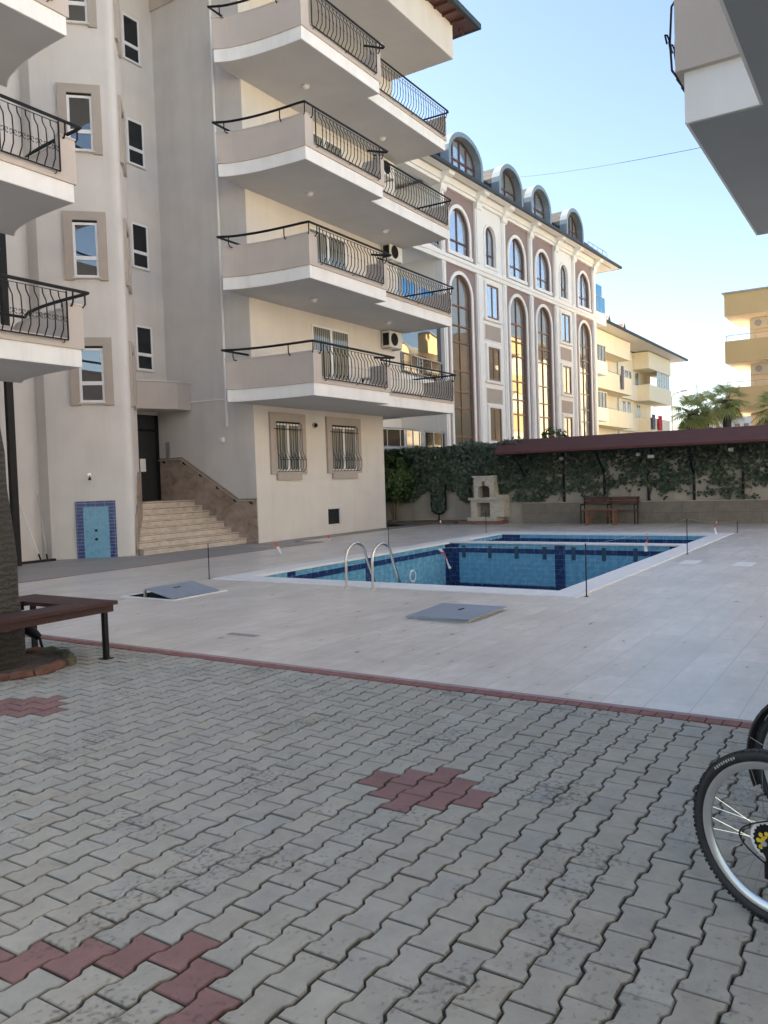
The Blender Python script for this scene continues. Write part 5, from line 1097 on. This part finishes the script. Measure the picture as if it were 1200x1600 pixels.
    s_=MB(); s_.ext([(.12,-.08,.90),(.10,0,.905),(.12,.08,.90),(.26,.035,.90),(.40,.018,.895),(.41,0,.895),(.40,-.018,.895),(.26,-.035,.90)],(0,0,.04)); mk('saddle',s_,'rubber',t_); mk('seat_post',MB().tube([st,(.27,0,.90)],.013,8),'steel',t_,True)
    hbm=mk('handlebar',MB().tube([(.90,-.30,.97),(.84,-.12,1.0),(.82,0,1.0),(.84,.12,1.0),(.90,.30,.97)],.012,8).tube([(.83,0,.99),(.85,0,.82)],.014,8),'iron',t_,True)
    if fender:
        for xw in (0,wb):
            b=MB(); rr=rw+.035; vs=[];fs=[]; K=22
            for i in range(K):
                a=R(205-i*(150 if xw==0 else 130)/(K-1)); 
                for (y_,dr_) in ((-.034,-.014),(-.02,0),(.02,0),(.034,-.014),(.034,-.017),(.02,-.003),(-.02,-.003),(-.034,-.017)): vs.append((xw+(rr+dr_)*math.cos(a),y_,rw+(rr+dr_)*math.sin(a)))
            for i in range(K-1):
                for j in range(8): fs.append((i*8+j,i*8+(j+1)%8,(i+1)*8+(j+1)%8,(i+1)*8+j))
            b.add(vs,fs); f_=mk('mudguard',b,'rubber',t_,True)
            s2=MB()
            for sg in (-1,1): s2.tube([(xw,sg*.055,rw),(xw+(rr)*math.cos(R(165)),sg*.03,rw+rr*math.sin(R(165)))],.003,4)
            mk('stay',s2,'steel',f_)
    t_.location=loc; t_.rotation_euler=(0,0,rz); return t_
# the sunlit block across the yard, out of frame, seen only as reflections in the panes
M['opp']=plain('plaster_sunny_cream',(.62,.57,.48),.85,var=.03,scale=1,spec=.2)
ob=thing('opposite_building','sunlit yellow block with curved balconies, seen only in window reflections','apartment building',(28,-18,0))
mk('wall',MB().box(9,46,-30,-18,-.1,13),'opp',ob)
for k in range(4):
    z=2.6+2.95*k
    for x0 in (10,22.5,35):
        bl=mk('balcony',MB().prism([(x0,-18.0),(x0,-16.6),(x0+2,-15.9),(x0+5,-15.6),(x0+8,-15.9),(x0+10,-16.6),(x0+10,-18.0)],z,z+1.25),'opp',ob)
        mk('handrail',MB().tube([(x0,-16.6,z+1.4),(x0+2,-15.9,z+1.4),(x0+5,-15.6,z+1.4),(x0+8,-15.9,z+1.4),(x0+10,-16.6,z+1.4)],.03,4),'iron',bl)
        mk('window',MB().box(x0+1,x0+3.4,-17.995,-17.95,z+.4,z+2.4).box(x0+5,x0+7.4,-17.995,-17.95,z+.4,z+2.4),'gdark',ob)
mk('roof',MB().box(8,47,-31,-17,13,13.3),'tile',ob)
bk1=bike('bicycle','nearest bicycle at the right edge, black knobbly tyre, silver rim and yellow cassette disc',(3.05,.385,0),math.atan2(-.93,-.36),False)
bk2=bike('bicycle','second bicycle behind the nearest one, with a black mudguard over the wheel',(3.80,.29,0),math.atan2(-.90,-.43),True)
# ---------------------------------------------------------------- camera, light
cam=bpy.data.cameras.new('camera'); co=bpy.data.objects.new('camera',cam); COL.objects.link(co); sc.camera=co
CM_F,CM_PITCH,CM_ROLL,CM_YAW=1260.,-0.037921,-0.033100,0.571720
cam.sensor_fit='VERTICAL'; cam.sensor_height=36; cam.sensor_width=27; cam.lens=CM_F/1600*36; cam.clip_end=1000; cam.clip_start=.05
fw=Vector((math.cos(CM_YAW)*math.cos(CM_PITCH),math.sin(CM_YAW)*math.cos(CM_PITCH),math.sin(CM_PITCH)))
r0=fw.cross(Vector((0,0,1))).normalized(); u0=r0.cross(fw)
rr=r0*math.cos(CM_ROLL)+u0*math.sin(CM_ROLL); uu=-r0*math.sin(CM_ROLL)+u0*math.cos(CM_ROLL)
mt=Matrix((rr,uu,-fw)).transposed().to_4x4(); mt.translation=(0,0,1.6); co.matrix_world=mt
w=bpy.data.worlds.new('World'); sc.world=w; w.use_nodes=True; nt=w.node_tree; bg=nt.nodes['Background']; sky=nt.nodes.new('ShaderNodeTexSky'); sky.sky_type='NISHITA'; sky.sun_disc=False
EL,AZ=R(38),R(85)      # azimuth from +x towards +y
sky.sun_elevation=EL; sky.sun_rotation=PI/2-AZ; sky.altitude=10; sky.air_density=1.0; sky.dust_density=.6; sky.ozone_density=1.2
lk(nt,sky.outputs[0],bg.inputs[0]); bg.inputs[1].default_value=.05
sl_=bpy.data.lights.new('sun','SUN'); sl_.energy=5.0; sl_.angle=R(.5); sl_.color=(1,.90,.76); so=bpy.data.objects.new('sun',sl_); COL.objects.link(so)
d=Vector((math.cos(AZ)*math.cos(EL),math.sin(AZ)*math.cos(EL),math.sin(EL))); so.rotation_euler=d.to_track_quat('Z','Y').to_euler()
sc.view_settings.view_transform='Standard'; sc.view_settings.look='None'; sc.view_settings.gamma=1; sc.view_settings.exposure=2.65
sc.view_settings.use_white_balance=True; sc.view_settings.white_balance_temperature=6950; sc.render.engine='CYCLES'; sc.cycles.max_bounces=8; sc.cycles.diffuse_bounces=5
